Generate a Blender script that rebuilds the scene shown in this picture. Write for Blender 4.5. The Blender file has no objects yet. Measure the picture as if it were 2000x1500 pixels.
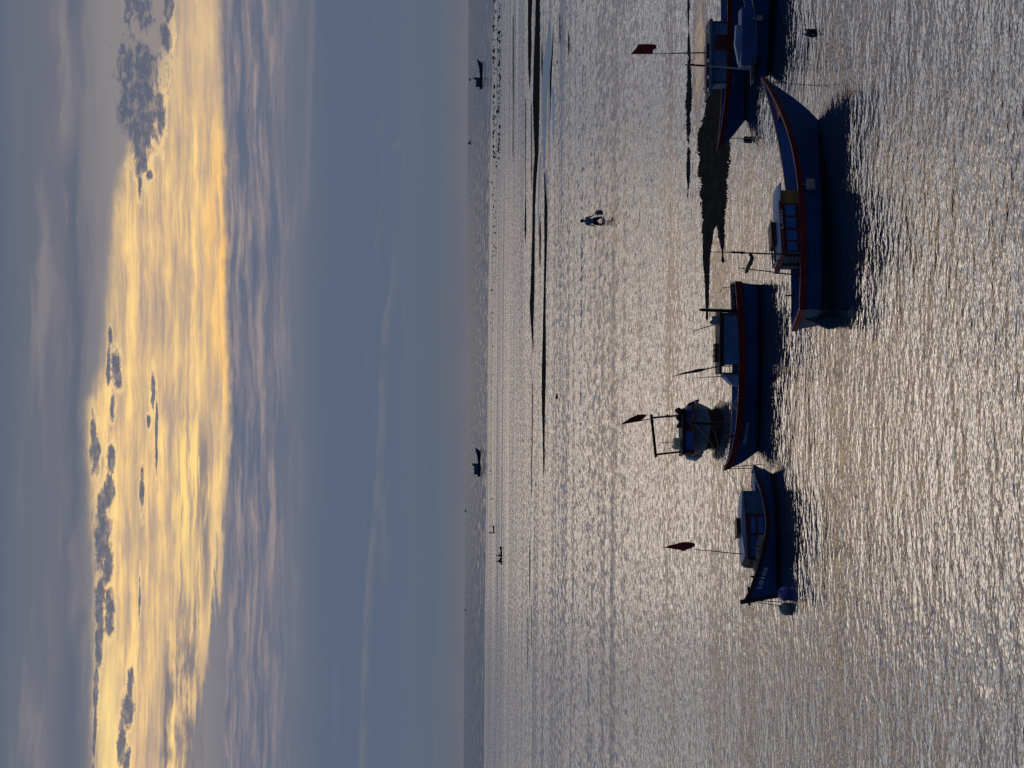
import bpy, bmesh, math, random
from mathutils import Vector, Matrix

random.seed(7)
scene = bpy.context.scene
COL = scene.collection

# ------------------------------------------------------------------ camera
# The photograph lies on its side: world "up" is to the LEFT of the frame.
H = 8.5                       # eye height above the water
F = 4000.0                    # focal length in photo pixels (2000 wide)
PITCH = math.atan(90.0 / F)
TILT = math.atan(10.0 / 1500.0)
fwd = Vector((0, math.cos(PITCH), -math.sin(PITCH)))
up0 = Vector((0, math.sin(PITCH), math.cos(PITCH)))
rt0 = Vector((1, 0, 0))
UP = up0 * math.cos(TILT) - rt0 * math.sin(TILT)
RT = rt0 * math.cos(TILT) + up0 * math.sin(TILT)
CAM = Vector((0, 0, H))
cam = bpy.data.cameras.new("camera")
cam.sensor_fit = 'HORIZONTAL'; cam.sensor_width = 36.0
cam.lens = 36.0 * F / 2000.0
cam.clip_start = 0.5; cam.clip_end = 300000.0
camo = bpy.data.objects.new("camera", cam); COL.objects.link(camo)
m3 = Matrix((-UP, RT, -fwd)).transposed()
camo.matrix_world = Matrix.Translation(CAM) @ m3.to_4x4()
scene.camera = camo

def ray(xt, yt):
    return (fwd * F + RT * (750.0 - yt) + (-UP) * (xt - 1000.0)).normalized()

def ground(xt, yt, z=0.0):
    d = ray(xt, yt)
    t = (z - H) / d.z
    return CAM + d * t

# ------------------------------------------------------------------ node helpers
def lin(r, g, b):
    def f(c):
        c = c / 255.0
        return c / 12.92 if c <= 0.04045 else ((c + 0.055) / 1.055) ** 2.4
    return (f(r), f(g), f(b), 1.0)

class Sk:
    """a socket with arithmetic"""
    def __init__(self, T, s): self.T, self.s = T, s
    def __add__(self, o): return self.T.math('ADD', self, o)
    def __radd__(self, o): return self.T.math('ADD', o, self)
    def __sub__(self, o): return self.T.math('SUBTRACT', self, o)
    def __rsub__(self, o): return self.T.math('SUBTRACT', o, self)
    def __mul__(self, o): return self.T.math('MULTIPLY', self, o)
    def __rmul__(self, o): return self.T.math('MULTIPLY', o, self)
    def __truediv__(self, o): return self.T.math('DIVIDE', self, o)

class Tree:
    def __init__(self, nt):
        self.nt = nt; nt.nodes.clear()
    def n(self, t, **kw):
        nd = self.nt.nodes.new(t)
        for k, v in kw.items(): setattr(nd, k, v)
        return nd
    def put(self, inp, v):
        if isinstance(v, Sk): self.nt.links.new(v.s, inp)
        elif isinstance(v, bpy.types.NodeSocket): self.nt.links.new(v, inp)
        else: inp.default_value = v
    def math(self, op, a, b=0.0, c=None, clamp=False):
        nd = self.n('ShaderNodeMath', operation=op, use_clamp=clamp)
        self.put(nd.inputs[0], a); self.put(nd.inputs[1], b)
        if c is not None: self.put(nd.inputs[2], c)
        return Sk(self, nd.outputs[0])
    def sstep(self, lo, hi, x, t='SMOOTHSTEP', a=0.0, b=1.0):
        nd = self.n('ShaderNodeMapRange', interpolation_type=t)
        self.put(nd.inputs[0], x); self.put(nd.inputs[1], lo); self.put(nd.inputs[2], hi)
        nd.inputs[3].default_value = a; nd.inputs[4].default_value = b
        return Sk(self, nd.outputs[0])
    def xyz(self, x, y, z=0.0):
        nd = self.n('ShaderNodeCombineXYZ')
        self.put(nd.inputs[0], x); self.put(nd.inputs[1], y); self.put(nd.inputs[2], z)
        return Sk(self, nd.outputs[0])
    def sep(self, v):
        nd = self.n('ShaderNodeSeparateXYZ'); self.put(nd.inputs[0], v)
        return [Sk(self, o) for o in nd.outputs]
    def noise(self, v, scale=1.0, detail=3.0, rough=0.5, dist=0.0, typ=None, dim='3D', lac=2.0):
        nd = self.n('ShaderNodeTexNoise', noise_dimensions=dim)
        if typ: nd.noise_type = typ
        self.put(nd.inputs['Vector'], v)
        nd.inputs['Scale'].default_value = scale; nd.inputs['Detail'].default_value = detail
        nd.inputs['Roughness'].default_value = rough; nd.inputs['Distortion'].default_value = dist
        nd.inputs['Lacunarity'].default_value = lac
        return Sk(self, nd.outputs[0])
    def mix(self, f, a, b, mode='MIX'):
        nd = self.n('ShaderNodeMix', data_type='RGBA', blend_type=mode)
        nd.clamp_factor = True
        self.put(nd.inputs[0], f); self.put(nd.inputs[6], a); self.put(nd.inputs[7], b)
        return Sk(self, nd.outputs[2])
    def ramp(self, x, stops):
        nd = self.n('ShaderNodeValToRGB'); self.put(nd.inputs[0], x)
        cr = nd.color_ramp
        while len(cr.elements) > 1: cr.elements.remove(cr.elements[-1])
        cr.elements[0].position = stops[0][0]; cr.elements[0].color = stops[0][1]
        for p, c in stops[1:]:
            e = cr.elements.new(p); e.color = c
        return Sk(self, nd.outputs[0])
    def curve(self, x, pts):
        nd = self.n('ShaderNodeFloatCurve')
        self.put(nd.inputs['Value'], x)
        cu = nd.mapping.curves[0]
        pts = sorted(pts)
        cu.points[0].location = pts[0]; cu.points[-1].location = pts[-1]
        for p in pts[1:-1]: cu.points.new(*p)
        for p in cu.points: p.handle_type = 'AUTO_CLAMPED'
        nd.mapping.update()
        return Sk(self, nd.outputs[0])
    def vm(self, op, a, b):
        nd = self.n('ShaderNodeVectorMath', operation=op)
        self.put(nd.inputs[0], a)
        if b is not None: self.put(nd.inputs[1], b)
        return Sk(self, nd.outputs['Value'] if op in ('LENGTH', 'DOT_PRODUCT', 'DISTANCE') else nd.outputs[0])

# ------------------------------------------------------------------ sky (world)
SUN_EL, SUN_AZ = math.radians(7.2), math.radians(0.4)
world = bpy.data.worlds.new("World"); scene.world = world
world.use_nodes = True
T = Tree(world.node_tree)
tc = T.n('ShaderNodeTexCoord')
D = Sk(T, tc.outputs['Generated'])
dn = T.vm('NORMALIZE', D, None)
dx, dy, dz = T.sep(dn)
el = T.math('ARCSINE', dz)
az = T.math('ARCTAN2', dx, dy)
elc = T.math('MINIMUM', el, 1.35)
Y = 750.0 - az * F
X = 1000.0 - T.math('TANGENT', elc + PITCH) * F + (az * F) * (10.0 / 1500.0)
Yn = T.sstep(0.0, 1500.0, Y, 'LINEAR')
P3 = T.xyz(X, Y, 0.0)
warp = T.noise(T.xyz(X * (1/55.0), Y * (1/170.0)), 1.0, 4.0, 0.55) - 0.5
warpf = T.noise(T.xyz(X * (1/13.0), Y * (1/32.0), 3.1), 1.0, 5.0, 0.62) - 0.5
streak = T.noise(T.xyz(X * (1/13.0) + warp * 1.5, Y * (1/230.0), 9.0), 1.0, 5.0, 0.6)
streak2 = T.noise(T.xyz(X * (1/38.0) + warp * 1.2, Y * (1/420.0), 17.0), 1.0, 3.0, 0.5)
streak3 = T.noise(T.xyz(X * (1/24.0) + warp * 1.0, Y * (1/110.0), 27.0), 1.0, 6.0, 0.62)
# base: grey blue above, blue low down, warm grey haze on the horizon
Xw = X + warp * 40.0
bn = T.sstep(-100.0, 920.0, Xw, 'LINEAR')
def bp_(x): return (x + 100.0) / 1020.0
base = T.ramp(bn, [(bp_(-100), lin(92,103,124)), (bp_(0), lin(93,103,123)), (bp_(45), lin(103,109,124)),
    (bp_(110), lin(109,111,124)), (bp_(150), lin(101,106,122)), (bp_(172), lin(124,123,130)), (bp_(215), lin(136,132,136)), (bp_(300), lin(148,139,137)),
    (bp_(400), lin(134,130,135)), (bp_(450), lin(121,121,131)), (bp_(520), lin(112,116,130)), (bp_(570), lin(106,112,129)),
    (bp_(640), lin(91,103,124)), (bp_(740), lin(89,102,123)), (bp_(800), lin(92,105,125)),
    (bp_(845), lin(91,103,121)), (bp_(880), lin(99,104,117)), (bp_(912), lin(106,107,118))])
# soft purple-grey streaks across the top
topm = T.sstep(20.0, 70.0, X) * T.sstep(175.0, 140.0, X)
base = T.mix(topm * T.sstep(0.47, 0.72, streak2) * 0.75, base, lin(138,132,136))
base = T.mix(T.sstep(120, 150, X) * T.sstep(200, 165, X) * T.sstep(0.55, 0.4, streak2) * 0.6, base, lin(96,103,121))
# ribbed cloud bank under the glow
ribm = T.sstep(436.0, 456.0, X + warpf * 10.0) * T.sstep(600.0, 505.0, X + warp * 70.0)
rid = T.noise(T.xyz(X * (1/11.0) + warp * 2.4, Y * (1/190.0) + warpf * 0.5, 40.0), 1.0, 6.0, 0.62)
rid2 = T.noise(T.xyz(X * (1/26.0) + warp * 1.6, Y * (1/330.0), 47.0), 1.0, 4.0, 0.6)
rib = T.ramp(rid * 0.6 + rid2 * 0.4, [(0.34, lin(88,101,126)), (0.45, lin(102,109,128)), (0.53, lin(128,124,134)), (0.61, lin(156,143,143)), (0.72, lin(172,154,148))])
base = T.mix(ribm * 0.9, base, rib)
# thin line clouds low in the blue
l1 = T.curve(Yn, [(0.0, 0.78), (0.3, 0.76), (0.37, 0.72), (0.42, 0.58), (0.55, 0.48), (0.66, 0.40), (0.75, 0.26), (0.9, 0.18), (1.0, 0.14)])
d1 = X - (l1 * 100.0 + 690.0) + warpf * 12.0 + warp * 8.0
m1 = T.sstep(-4.0, 2.0, d1) * T.sstep(22.0, 2.0, d1) * T.sstep(420.0, 640.0, Y) * T.sstep(0.3, 0.5, streak + 0.12)
base = T.mix(m1 * T.sstep(0.25, 0.6, streak3) * 0.7, base, lin(113,115,127))
d2 = X - (614.0 - Yn * 70.0) + warpf * 12.0
m2 = T.sstep(-10.0, 1.0, d2) * T.sstep(12.0, 4.0, d2) * T.sstep(470.0, 360.0, Y)
base = T.mix(m2 * 0.6, base, lin(116,117,130))
m3_ = T.sstep(600.0, 660.0, X) * T.sstep(900.0, 820.0, X) * T.sstep(0.56, 0.78, streak2)
base = T.mix(m3_ * 0.6, base, lin(110,114,128))
m4_ = T.sstep(620.0, 690.0, X) * T.sstep(860.0, 800.0, X) * T.sstep(0.62, 0.78, streak3)
base = T.mix(m4_ * 0.35, base, lin(122,121,130))
# golden band
xl = T.curve(Yn, [(0.0, 0.71), (0.07, 0.66), (0.14, 0.60), (0.2, 0.52), (0.27, 0.455), (0.37, 0.435), (0.46, 0.41), (0.51, 0.37), (0.54, 0.345), (0.62, 0.35), (0.73, 0.375), (0.87, 0.388), (1.0, 0.392)])
xr = T.curve(Yn, [(0.0, 0.865), (0.2, 0.875), (0.4, 0.88), (0.52, 0.89), (0.62, 0.882), (0.67, 0.87), (0.76, 0.855), (0.82, 0.83), (0.88, 0.79), (1.0, 0.75)])
Xg = X + warpf * 14.0
lowm = T.sstep(880.0, 1050.0, Y)
Xl = Xg + (streak3 - 0.5) * 26.0 + (streak - 0.5) * lowm * 95.0
gold = T.sstep(xl * 500.0 - 18.0, xl * 500.0 + 28.0, Xg + (streak3 - 0.5) * 20.0) * T.sstep(xr * 500.0 + 13.0, xr * 500.0 - 9.0, Xl)
gmid = T.sstep(250.0, 300.0, X) * T.sstep(390.0, 345.0, X)
gt = T.math('ADD', streak * 0.75 + streak3 * 0.45, warp * 0.3) - gmid * 0.05
streakf = T.noise(T.xyz(X * (1/5.0) + warp * 3.0 + warpf * 1.2, Y * (1/240.0), 61.0), 1.0, 4.0, 0.6)
gt = gt + (streakf - 0.5) * 0.2 + 0.015
gcol = T.ramp(gt, [(0.36, lin(160,144,136)), (0.50, lin(188,162,136)), (0.60, lin(216,182,136)), (0.70, lin(240,202,138)), (0.82, lin(255,222,142))])
# hotter towards the lower rim and the left, paler on the upper side
hot = T.sstep(375.0, 428.0, X) * T.sstep(900.0, 700.0, Y) * T.sstep(100.0, 420.0, Y)
gcol = T.mix(hot * T.sstep(0.35, 0.65, streak) * 0.8, gcol, lin(253,196,112))
hotl = T.sstep(330.0, 365.0, X) * T.sstep(395.0, 382.0, X + warpf*8.0) * T.sstep(760.0, 920.0, Y) * T.sstep(1250.0, 1080.0, Y)
gcol = T.mix(hotl * T.sstep(0.4, 0.56, streak + (streakf - 0.5) * 0.5) * 0.8, gcol, lin(254,218,134))
hotr = T.sstep(190.0, 205.0, X) * T.sstep(250.0, 228.0, X) * T.sstep(1150.0, 1400.0, Y)
gcol = T.mix(hotr * 0.5, gcol, lin(255,226,144))
palm = T.sstep(330.0, 120.0, Y)
gcol = T.mix(palm * 0.55, gcol, lin(178,158,140))
sky = T.mix(gold, base, T.mix(1.0, gcol, (1.10, 1.10, 1.10, 1.0), 'MULTIPLY'))
# grey veils across the glow
veil = T.sstep(0.50, 0.35, streak2) * T.sstep(0.2, 0.6, streak3) * 0.5
sky = T.mix(gold * veil, sky, lin(166,150,139))
# dark ragged clouds in front of the glow
ELL = [(275,150,38,62),(280,205,34,60),(283,262,28,45),(278,310,14,42),(295,349,7,9),(276,370,4,24),(318,240,9,34),
       (285,10,22,60),(338,15,9,48),(333,85,10,26),(250,235,16,30),
       (215,660,4,14),(226,722,9,30),(231,748,7,16),(212,722,4,36),(219,795,5,26),
       (182,850,6,40),(187,885,9,36),(218,905,7,34),(215,960,9,46),(198,1000,10,36),(204,1060,15,62),(212,1110,10,34),
       (200,1180,9,50),(218,1195,9,42),(199,1260,7,50),(196,1340,5,60),(195,1420,3,60),
       (278,960,4,36),(299,768,4,36),(291,826,4,12),(306,850,2.6,70),(276,1170,2.2,40),
       (257,1385,10,34),(262,1335,6,30),(247,1450,9,44),(258,1485,7,40),
       (262,20,9,40)]
dmin = None
for cx, cy, rx, ry in ELL:
    v = T.vm('LENGTH', T.vm('DIVIDE', T.vm('SUBTRACT', P3, (cx, cy, 0)), (rx, ry, 1)), None)
    dmin = v if dmin is None else T.math('MINIMUM', dmin, v)
rag = T.noise(T.xyz(X * (1/15.0) + warp * 1.4, Y * (1/38.0) + warpf, 55.0), 1.0, 7.0, 0.68) - 0.5
dk = T.sstep(1.28, 0.72, dmin + rag * 3.4)
hole = T.noise(T.xyz(X * (1/12.0) + warp * 2.0, Y * (1/26.0), 77.0), 1.0, 5.0, 0.62)
dcol = T.mix(T.sstep(0.46, 0.68, hole), lin(90,98,118), lin(140,132,132))
sky = T.mix(dk * 0.92, sky, dcol)
rim = T.sstep(1.9, 1.3, dmin + rag * 3.4) * T.sstep(1.1, 1.3, dmin + rag * 3.4) * gold
sky = T.mix(rim * 0.6, sky, lin(252,218,156))
# broad soft grey bank at the left end of the glow
gb = T.vm('LENGTH', T.vm('DIVIDE', T.vm('SUBTRACT', P3, (362, 1440, 0)), (40, 250, 1)), None)
gbm = T.sstep(1.25, 0.6, gb + (streak - 0.5) * 1.6 + rag * 0.5)
sky = T.mix(gbm * T.sstep(0.62, 0.42, streak3 * 0.6 + streakf * 0.4) * 0.85, sky, lin(108,110,124))
# second, softer veils under the glow (left)
sv = T.sstep(383.0, 391.0, X) * T.sstep(418.0, 402.0, X) * T.sstep(780.0, 900.0, Y) * T.sstep(1230.0, 1120.0, Y)
sky = T.mix(sv * T.sstep(0.62, 0.45, streak) * 0.85, sky, lin(132,126,130))
# overhead: bright broken cloud the photo does not show but the water mirrors
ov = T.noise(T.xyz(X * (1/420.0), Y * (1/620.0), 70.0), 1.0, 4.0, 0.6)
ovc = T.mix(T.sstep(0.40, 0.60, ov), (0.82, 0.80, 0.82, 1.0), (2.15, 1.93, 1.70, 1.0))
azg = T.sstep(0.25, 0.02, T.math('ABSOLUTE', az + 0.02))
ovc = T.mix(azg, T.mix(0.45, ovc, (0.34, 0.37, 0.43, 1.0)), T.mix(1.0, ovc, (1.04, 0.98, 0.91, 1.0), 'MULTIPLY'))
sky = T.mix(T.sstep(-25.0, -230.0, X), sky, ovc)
zen = T.sstep(0.27, 0.50, el)
sky = T.mix(zen, sky, (0.11, 0.155, 0.25, 1.0))
# behind the viewer the dusk sky is deep blue
back = T.sstep(0.45, -0.25, dy)
sky = T.mix(back, sky, (0.066, 0.098, 0.178, 1.0))
sky = T.mix(T.sstep(-0.02, -0.08, el), sky, (0.06, 0.07, 0.09, 1.0))
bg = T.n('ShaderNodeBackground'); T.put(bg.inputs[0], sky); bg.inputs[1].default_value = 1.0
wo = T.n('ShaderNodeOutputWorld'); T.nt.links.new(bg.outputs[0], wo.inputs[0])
world.cycles.sampling_method = 'MANUAL'; world.cycles.sample_map_resolution = 2048

sun = bpy.data.lights.new("sun", 'SUN'); sun.energy = 0.003; sun.angle = math.radians(14); sun.color = (1.0, 0.80, 0.56)
suno = bpy.data.objects.new("sun", sun); COL.objects.link(suno)
sd = Vector((math.sin(SUN_AZ) * math.cos(SUN_EL), math.cos(SUN_AZ) * math.cos(SUN_EL), math.sin(SUN_EL)))
suno.rotation_euler = sd.to_track_quat('Z', 'Y').to_euler()
suno.location = (0, 60, 40)

# ------------------------------------------------------------------ materials
def new_mat(name):
    m = bpy.data.materials.new(name); m.use_nodes = True
    return m, Tree(m.node_tree)

def finish(T, bsdf):
    o = T.n('ShaderNodeOutputMaterial'); T.nt.links.new(bsdf.outputs[0], o.inputs[0])

_paint = {}
def paint(name, rgb, rough=0.55, wear=0.35, plank=0.0, dirt=(0.05, 0.045, 0.04), spec=0.4):
    """flaked, stained boat paint; plank>0 adds plank seams that many metres apart"""
    if name in _paint: return _paint[name]
    m, T = new_mat(name)
    tc = T.n('ShaderNodeTexCoord'); o = Sk(T, tc.outputs['Object'])
    ox, oy, oz = T.sep(o)
    n1 = T.noise(o, 2.3, 5.0, 0.6); n2 = T.noise(T.xyz(ox * 9.0, oy * 9.0, oz * 1.6), 1.0, 4.0, 0.65)
    c = T.mix(T.sstep(0.35, 0.7, n1), (rgb[0]*0.75, rgb[1]*0.75, rgb[2]*0.75, 1), (rgb[0]*1.2, rgb[1]*1.2, rgb[2]*1.2, 1))
    c = T.mix(T.sstep(0.58, 0.76, n2) * wear, c, (*dirt, 1))
    b = T.n('ShaderNodeBsdfPrincipled')
    hgt = n2 * 0.35
    if plank > 0:
        w = T.math('PINGPONG', oz + n1 * 0.02, plank * 0.5)
        seam = T.sstep(0.0, 0.014, w)
        hgt = hgt + seam
        c = T.mix((1.0 - seam) * 0.55, c, (rgb[0]*0.3, rgb[1]*0.3, rgb[2]*0.3, 1))
    if plank > 0:
        n4 = T.noise(T.xyz(ox * 1.4, oy * 1.4, oz * 14.0), 1.0, 4.0, 0.7)
        c = T.mix(T.sstep(0.60, 0.72, n4) * 0.45, c, (rgb[0]*1.6+0.025, rgb[1]*1.3+0.03, rgb[2]*0.8+0.035, 1))
    T.put(b.inputs['Base Color'], c)
    T.put(b.inputs['Roughness'], T.sstep(0.3, 0.7, n1, 'LINEAR', rough - 0.12, rough + 0.12))
    b.inputs['Specular IOR Level'].default_value = spec
    bu = T.n('ShaderNodeBump'); bu.inputs['Strength'].default_value = 0.35; bu.inputs['Distance'].default_value = 0.02
    T.put(bu.inputs['Height'], hgt); T.nt.links.new(bu.outputs[0], b.inputs['Normal'])
    finish(T, b); _paint[name] = m
    return m

M = {}
M['blue'] = paint('blue_hull_paint', (0.015, 0.078, 0.255), plank=0.13)
M['blue2'] = paint('pale_blue_paint', (0.07, 0.17, 0.36), plank=0.10)
M['blue3'] = paint('bright_blue_paint', (0.020, 0.10, 0.36))
M['steel'] = paint('steel_blue_paint', (0.045, 0.105, 0.20), plank=0.12)
M['teal'] = paint('dull_teal_blue_paint', (0.028, 0.095, 0.21), plank=0.12, wear=0.25)
M['pane'] = paint('blue_shutter_paint', (0.035, 0.15, 0.44), wear=0.15)
M['deckb'] = paint('blue_deck_paint', (0.03, 0.10, 0.27), wear=0.6)
M['red'] = paint('maroon_paint', (0.19, 0.016, 0.022), wear=0.3)
M['redd'] = paint('dark_maroon_paint', (0.085, 0.012, 0.016), wear=0.3)
M['bottom'] = paint('black_bottom_paint', (0.010, 0.014, 0.030), rough=0.6, wear=0.5, dirt=(0.03, 0.035, 0.02))
M['brownb'] = paint('maroon_bottom_paint', (0.040, 0.018, 0.022), rough=0.8, spec=0.1)
M['white'] = paint('chalky_white_paint', (0.74, 0.77, 0.80), wear=0.25)
M['rooft'] = paint('pale_blue_roof_paint', (0.22, 0.31, 0.44), wear=0.5)
M['ochre'] = paint('ochre_paint', (0.26, 0.17, 0.035), wear=0.3)
M['dark'] = paint('dark_tarred_wood', (0.022, 0.018, 0.018), rough=0.7)
M['wood'] = paint('weathered_wood', (0.10, 0.075, 0.06), rough=0.75, wear=0.5)
M['metal'] = paint('dull_metal', (0.12, 0.13, 0.14), rough=0.45)
M['grey'] = paint('grey_pole_paint', (0.32, 0.34, 0.36), rough=0.6)
M['rope'] = paint('rope_fibre', (0.10, 0.085, 0.07), rough=0.9)
M['net'] = paint('pale_fishing_net', (0.24, 0.22, 0.20), rough=0.95, wear=0.7)
M['netd'] = paint('dark_fishing_net', (0.030, 0.026, 0.026), rough=0.95)
M['cream'] = paint('cream_plastic', (0.78, 0.66, 0.40), rough=0.5, wear=0.2)
M['rubber'] = paint('black_rubber', (0.012, 0.012, 0.013), rough=0.7)
M['buoyb'] = paint('violet_blue_buoy', (0.07, 0.07, 0.32), rough=0.45, wear=0.25)
M['buoyg'] = paint('weedy_grey_buoy', (0.16, 0.22, 0.24), rough=0.6, wear=0.8, dirt=(0.02, 0.035, 0.025))
M['fend'] = paint('grey_canvas', (0.30, 0.28, 0.26), rough=0.9, wear=0.4)
M['letter'] = paint('white_lettering', (0.75, 0.78, 0.84), wear=0.25, dirt=(0.10, 0.14, 0.25))
M['skin'] = paint('skin', (0.10, 0.055, 0.040), rough=0.6, wear=0.0)
M['shirt'] = paint('blue_grey_cloth', (0.11, 0.17, 0.30), rough=0.9, wear=0.1)
M['short'] = paint('dark_cloth', (0.012, 0.012, 0.016), rough=0.9, wear=0.1)
M['hair'] = paint('black_hair', (0.008, 0.007, 0.007), rough=0.6, wear=0.0)
M['sack'] = paint('blue_grey_sack', (0.12, 0.17, 0.27), rough=0.85, wear=0.2)
M['far'] = paint('hazed_navy_paint', (0.05, 0.075, 0.15), wear=0.2)  # navy made paler, distance haze put into the colour
M['fard'] = paint('hazed_dark_paint', (0.035, 0.05, 0.10), wear=0.2)  # darker far tone, with the haze tint in its colour too
M['green'] = paint('green_cloth', (0.03, 0.06, 0.03), rough=0.9)
M['tarp'] = paint('pale_blue_tarpaulin', (0.16, 0.28, 0.46), rough=0.6, wear=0.2)

def flag_mat(name, rgb, patch=None):
    m, T = new_mat(name)
    tc = T.n('ShaderNodeTexCoord'); o = Sk(T, tc.outputs['Object'])
    n = T.noise(o, 5.0, 3.0, 0.6)
    c = T.mix(n, (rgb[0]*0.7, rgb[1]*0.7, rgb[2]*0.7, 1), (rgb[0]*1.3, rgb[1]*1.3, rgb[2]*1.3, 1))
    d = T.n('ShaderNodeBsdfDiffuse'); T.put(d.inputs[0], c)
    t = T.n('ShaderNodeBsdfTranslucent'); T.put(t.inputs[0], c)
    mx = T.n('ShaderNodeMixShader'); mx.inputs[0].default_value = 0.4
    T.nt.links.new(d.outputs[0], mx.inputs[1]); T.nt.links.new(t.outputs[0], mx.inputs[2])
    finish(T, mx); return m
M['flag'] = flag_mat('red_flag_cloth', (0.34, 0.065, 0.065))
M['flagp'] = flag_mat('faded_flag_cloth', (0.32, 0.17, 0.14))
M['flago'] = flag_mat('olive_flag_cloth', (0.16, 0.11, 0.04))
M['flagw'] = flag_mat('white_rag_cloth', (0.34, 0.36, 0.42))

# wet mud and rock
def mud_mat():
    m, T = new_mat('wet_mud')
    g = T.n('ShaderNodeNewGeometry'); p = Sk(T, g.outputs['Position'])
    px, py, pz = T.sep(p)
    n = T.noise(T.xyz(px * 3.0, py * 0.9, 0.0), 1.0, 6.0, 0.65)
    c = T.mix(T.sstep(0.3, 0.7, n), (0.030, 0.026, 0.022, 1), (0.062, 0.053, 0.045, 1))
    b = T.n('ShaderNodeBsdfDiffuse'); T.put(b.inputs['Color'], c); b.inputs['Roughness'].default_value = 0.6
    bu = T.n('ShaderNodeBump'); bu.inputs['Strength'].default_value = 0.25; bu.inputs['Distance'].default_value = 0.03
    T.put(bu.inputs['Height'], n); T.nt.links.new(bu.outputs[0], b.inputs['Normal'])
    finish(T, b); return m
M['mud'] = mud_mat()
M['rock'] = paint('wet_dark_rock', (0.022, 0.022, 0.024), rough=0.75, spec=0.2)

def water_mat(name, rms, kind):
    """rippled mirror: slopes come from finite differences of a height noise"""
    m, T = new_mat(name)
    g = T.n('ShaderNodeNewGeometry'); p = Sk(T, g.outputs['Position'])
    px, py, pz = T.sep(p)
    if kind == 'flat':
        a = T.noise(T.xyz(px * (1/80.0), py * (1/5.5), 14.7), 1.0, 4.0, 0.6)
        b_ = T.noise(T.xyz(px * (1/320.0), py * (1/30.0), 9.4), 1.0, 4.0, 0.6)
        c_ = T.noise(T.xyz(px * (1/5.0), py * (1/4.0), 8.0), 1.0, 2.0, 0.5)
        amp = T.sstep(0.38, 0.62, a * 0.5 + b_ * 0.35 + c_ * 0.15, 'LINEAR', 0.5, 1.35)
        # slicks of calmer water
        for (sx, sy, rx, ry, k) in SLICKS:
            q = T.vm('LENGTH', T.vm('DIVIDE', T.vm('SUBTRACT', T.xyz(px, py, 0.0), (sx, sy, 0)), (rx, ry, 1)), None)
            amp = amp * (1.0 - T.sstep(1.5, 0.1, q + (a - 0.5) * 1.4) * k)
        layers = [(1/0.31, 1/0.31, 0.9, 2.0), (1/0.14, 1/0.14, 0.16, 1.0), (1/1.3, 1/1.3, 0.30, 1.0)]
        far = T.sstep(36.0, 92.0, py)
    elif kind == 'calm':
        amp = None
        layers = [(1/1.5, 1/1.5, 0.8, 2.0)]
    else:
        a = T.noise(T.xyz(px * (1/200.0), py * (1/60.0), 2.0), 1.0, 3.0, 0.6)
        amp = T.sstep(0.3, 0.7, a, 'LINEAR', 0.7, 1.3)
        layers = [(1/7.0, 1/7.0, 0.9, 2.0), (1/1.9, 1/1.9, 0.6, 2.0)]
    sxs = sys_ = None
    for f, fy, k, det in layers:
        def h(ox, oy):
            return T.noise(T.xyz((px + ox) * f, (py + oy) * fy, f), 1.0, det, 0.55)
        h0 = h(0.0, 0.0)
        gx = (h(0.10 / f, 0.0) - h0) * (k / 0.10)
        gy = (h(0.0, 0.10 / fy) - h0) * (k / 0.10)
        sxs = gx if sxs is None else sxs + gx
        sys_ = gy if sys_ is None else sys_ + gy
    if kind == 'flat':
        # wind chop further out: patches of steeper facets, longer than they are wide
        far2 = T.sstep(62.0, 150.0, py)
        ch1 = T.noise(T.xyz(px * (1/0.32), py * (1/0.62), 33.0), 1.0, 3.0, 0.6) - 0.5
        ch2 = T.noise(T.xyz(px * (1/0.62), py * (1/3.0), 43.0), 1.0, 4.0, 0.6) - 0.5
        sys_ = sys_ + ch1 * far * 4.6 + ch2 * far2 * 6.4 + far * 0.6 + (a * 0.55 + b_ * 0.45 - 0.5) * far2 * 6.0 - T.sstep(170.0, 480.0, py) * 0.25
    if kind == 'sea':
        ch3 = T.noise(T.xyz(px * (1/5.0), py * (1/70.0), 53.0), 1.0, 4.0, 0.7) - 0.5
        sys_ = sys_ + ch3 * 9.0
    sxs = sxs * (-rms); sys_ = sys_ * (-rms)
    if amp is not None: sxs = sxs * amp; sys_ = sys_ * amp
    nrm = T.vm('NORMALIZE', T.xyz(sxs, sys_, 1.0), None)
    fr = T.n('ShaderNodeFresnel'); fr.inputs[0].default_value = 1.25 if kind == 'sea' else 1.55
    T.put(fr.inputs['Normal'], nrm)
    gl = T.n('ShaderNodeBsdfGlossy'); gl.inputs['Color'].default_value = (1, 1, 1, 1); gl.inputs['Roughness'].default_value = 0.03 if kind == 'calm' else 0.07
    T.put(gl.inputs['Normal'], nrm)
    df = T.n('ShaderNodeBsdfDiffuse'); df.inputs[0].default_value = (0.016, 0.030, 0.052, 1) if kind != 'sea' else (0.018, 0.030, 0.055, 1)
    mx = T.n('ShaderNodeMixShader')
    fac = Sk(T, fr.outputs[0])
    T.put(mx.inputs[0], fac * 0.68 if kind == 'sea' else fac * 0.8 + 0.2)
    T.nt.links.new(df.outputs[0], mx.inputs[1]); T.nt.links.new(gl.outputs[0], mx.inputs[2])
    finish(T, mx); return m

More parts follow.
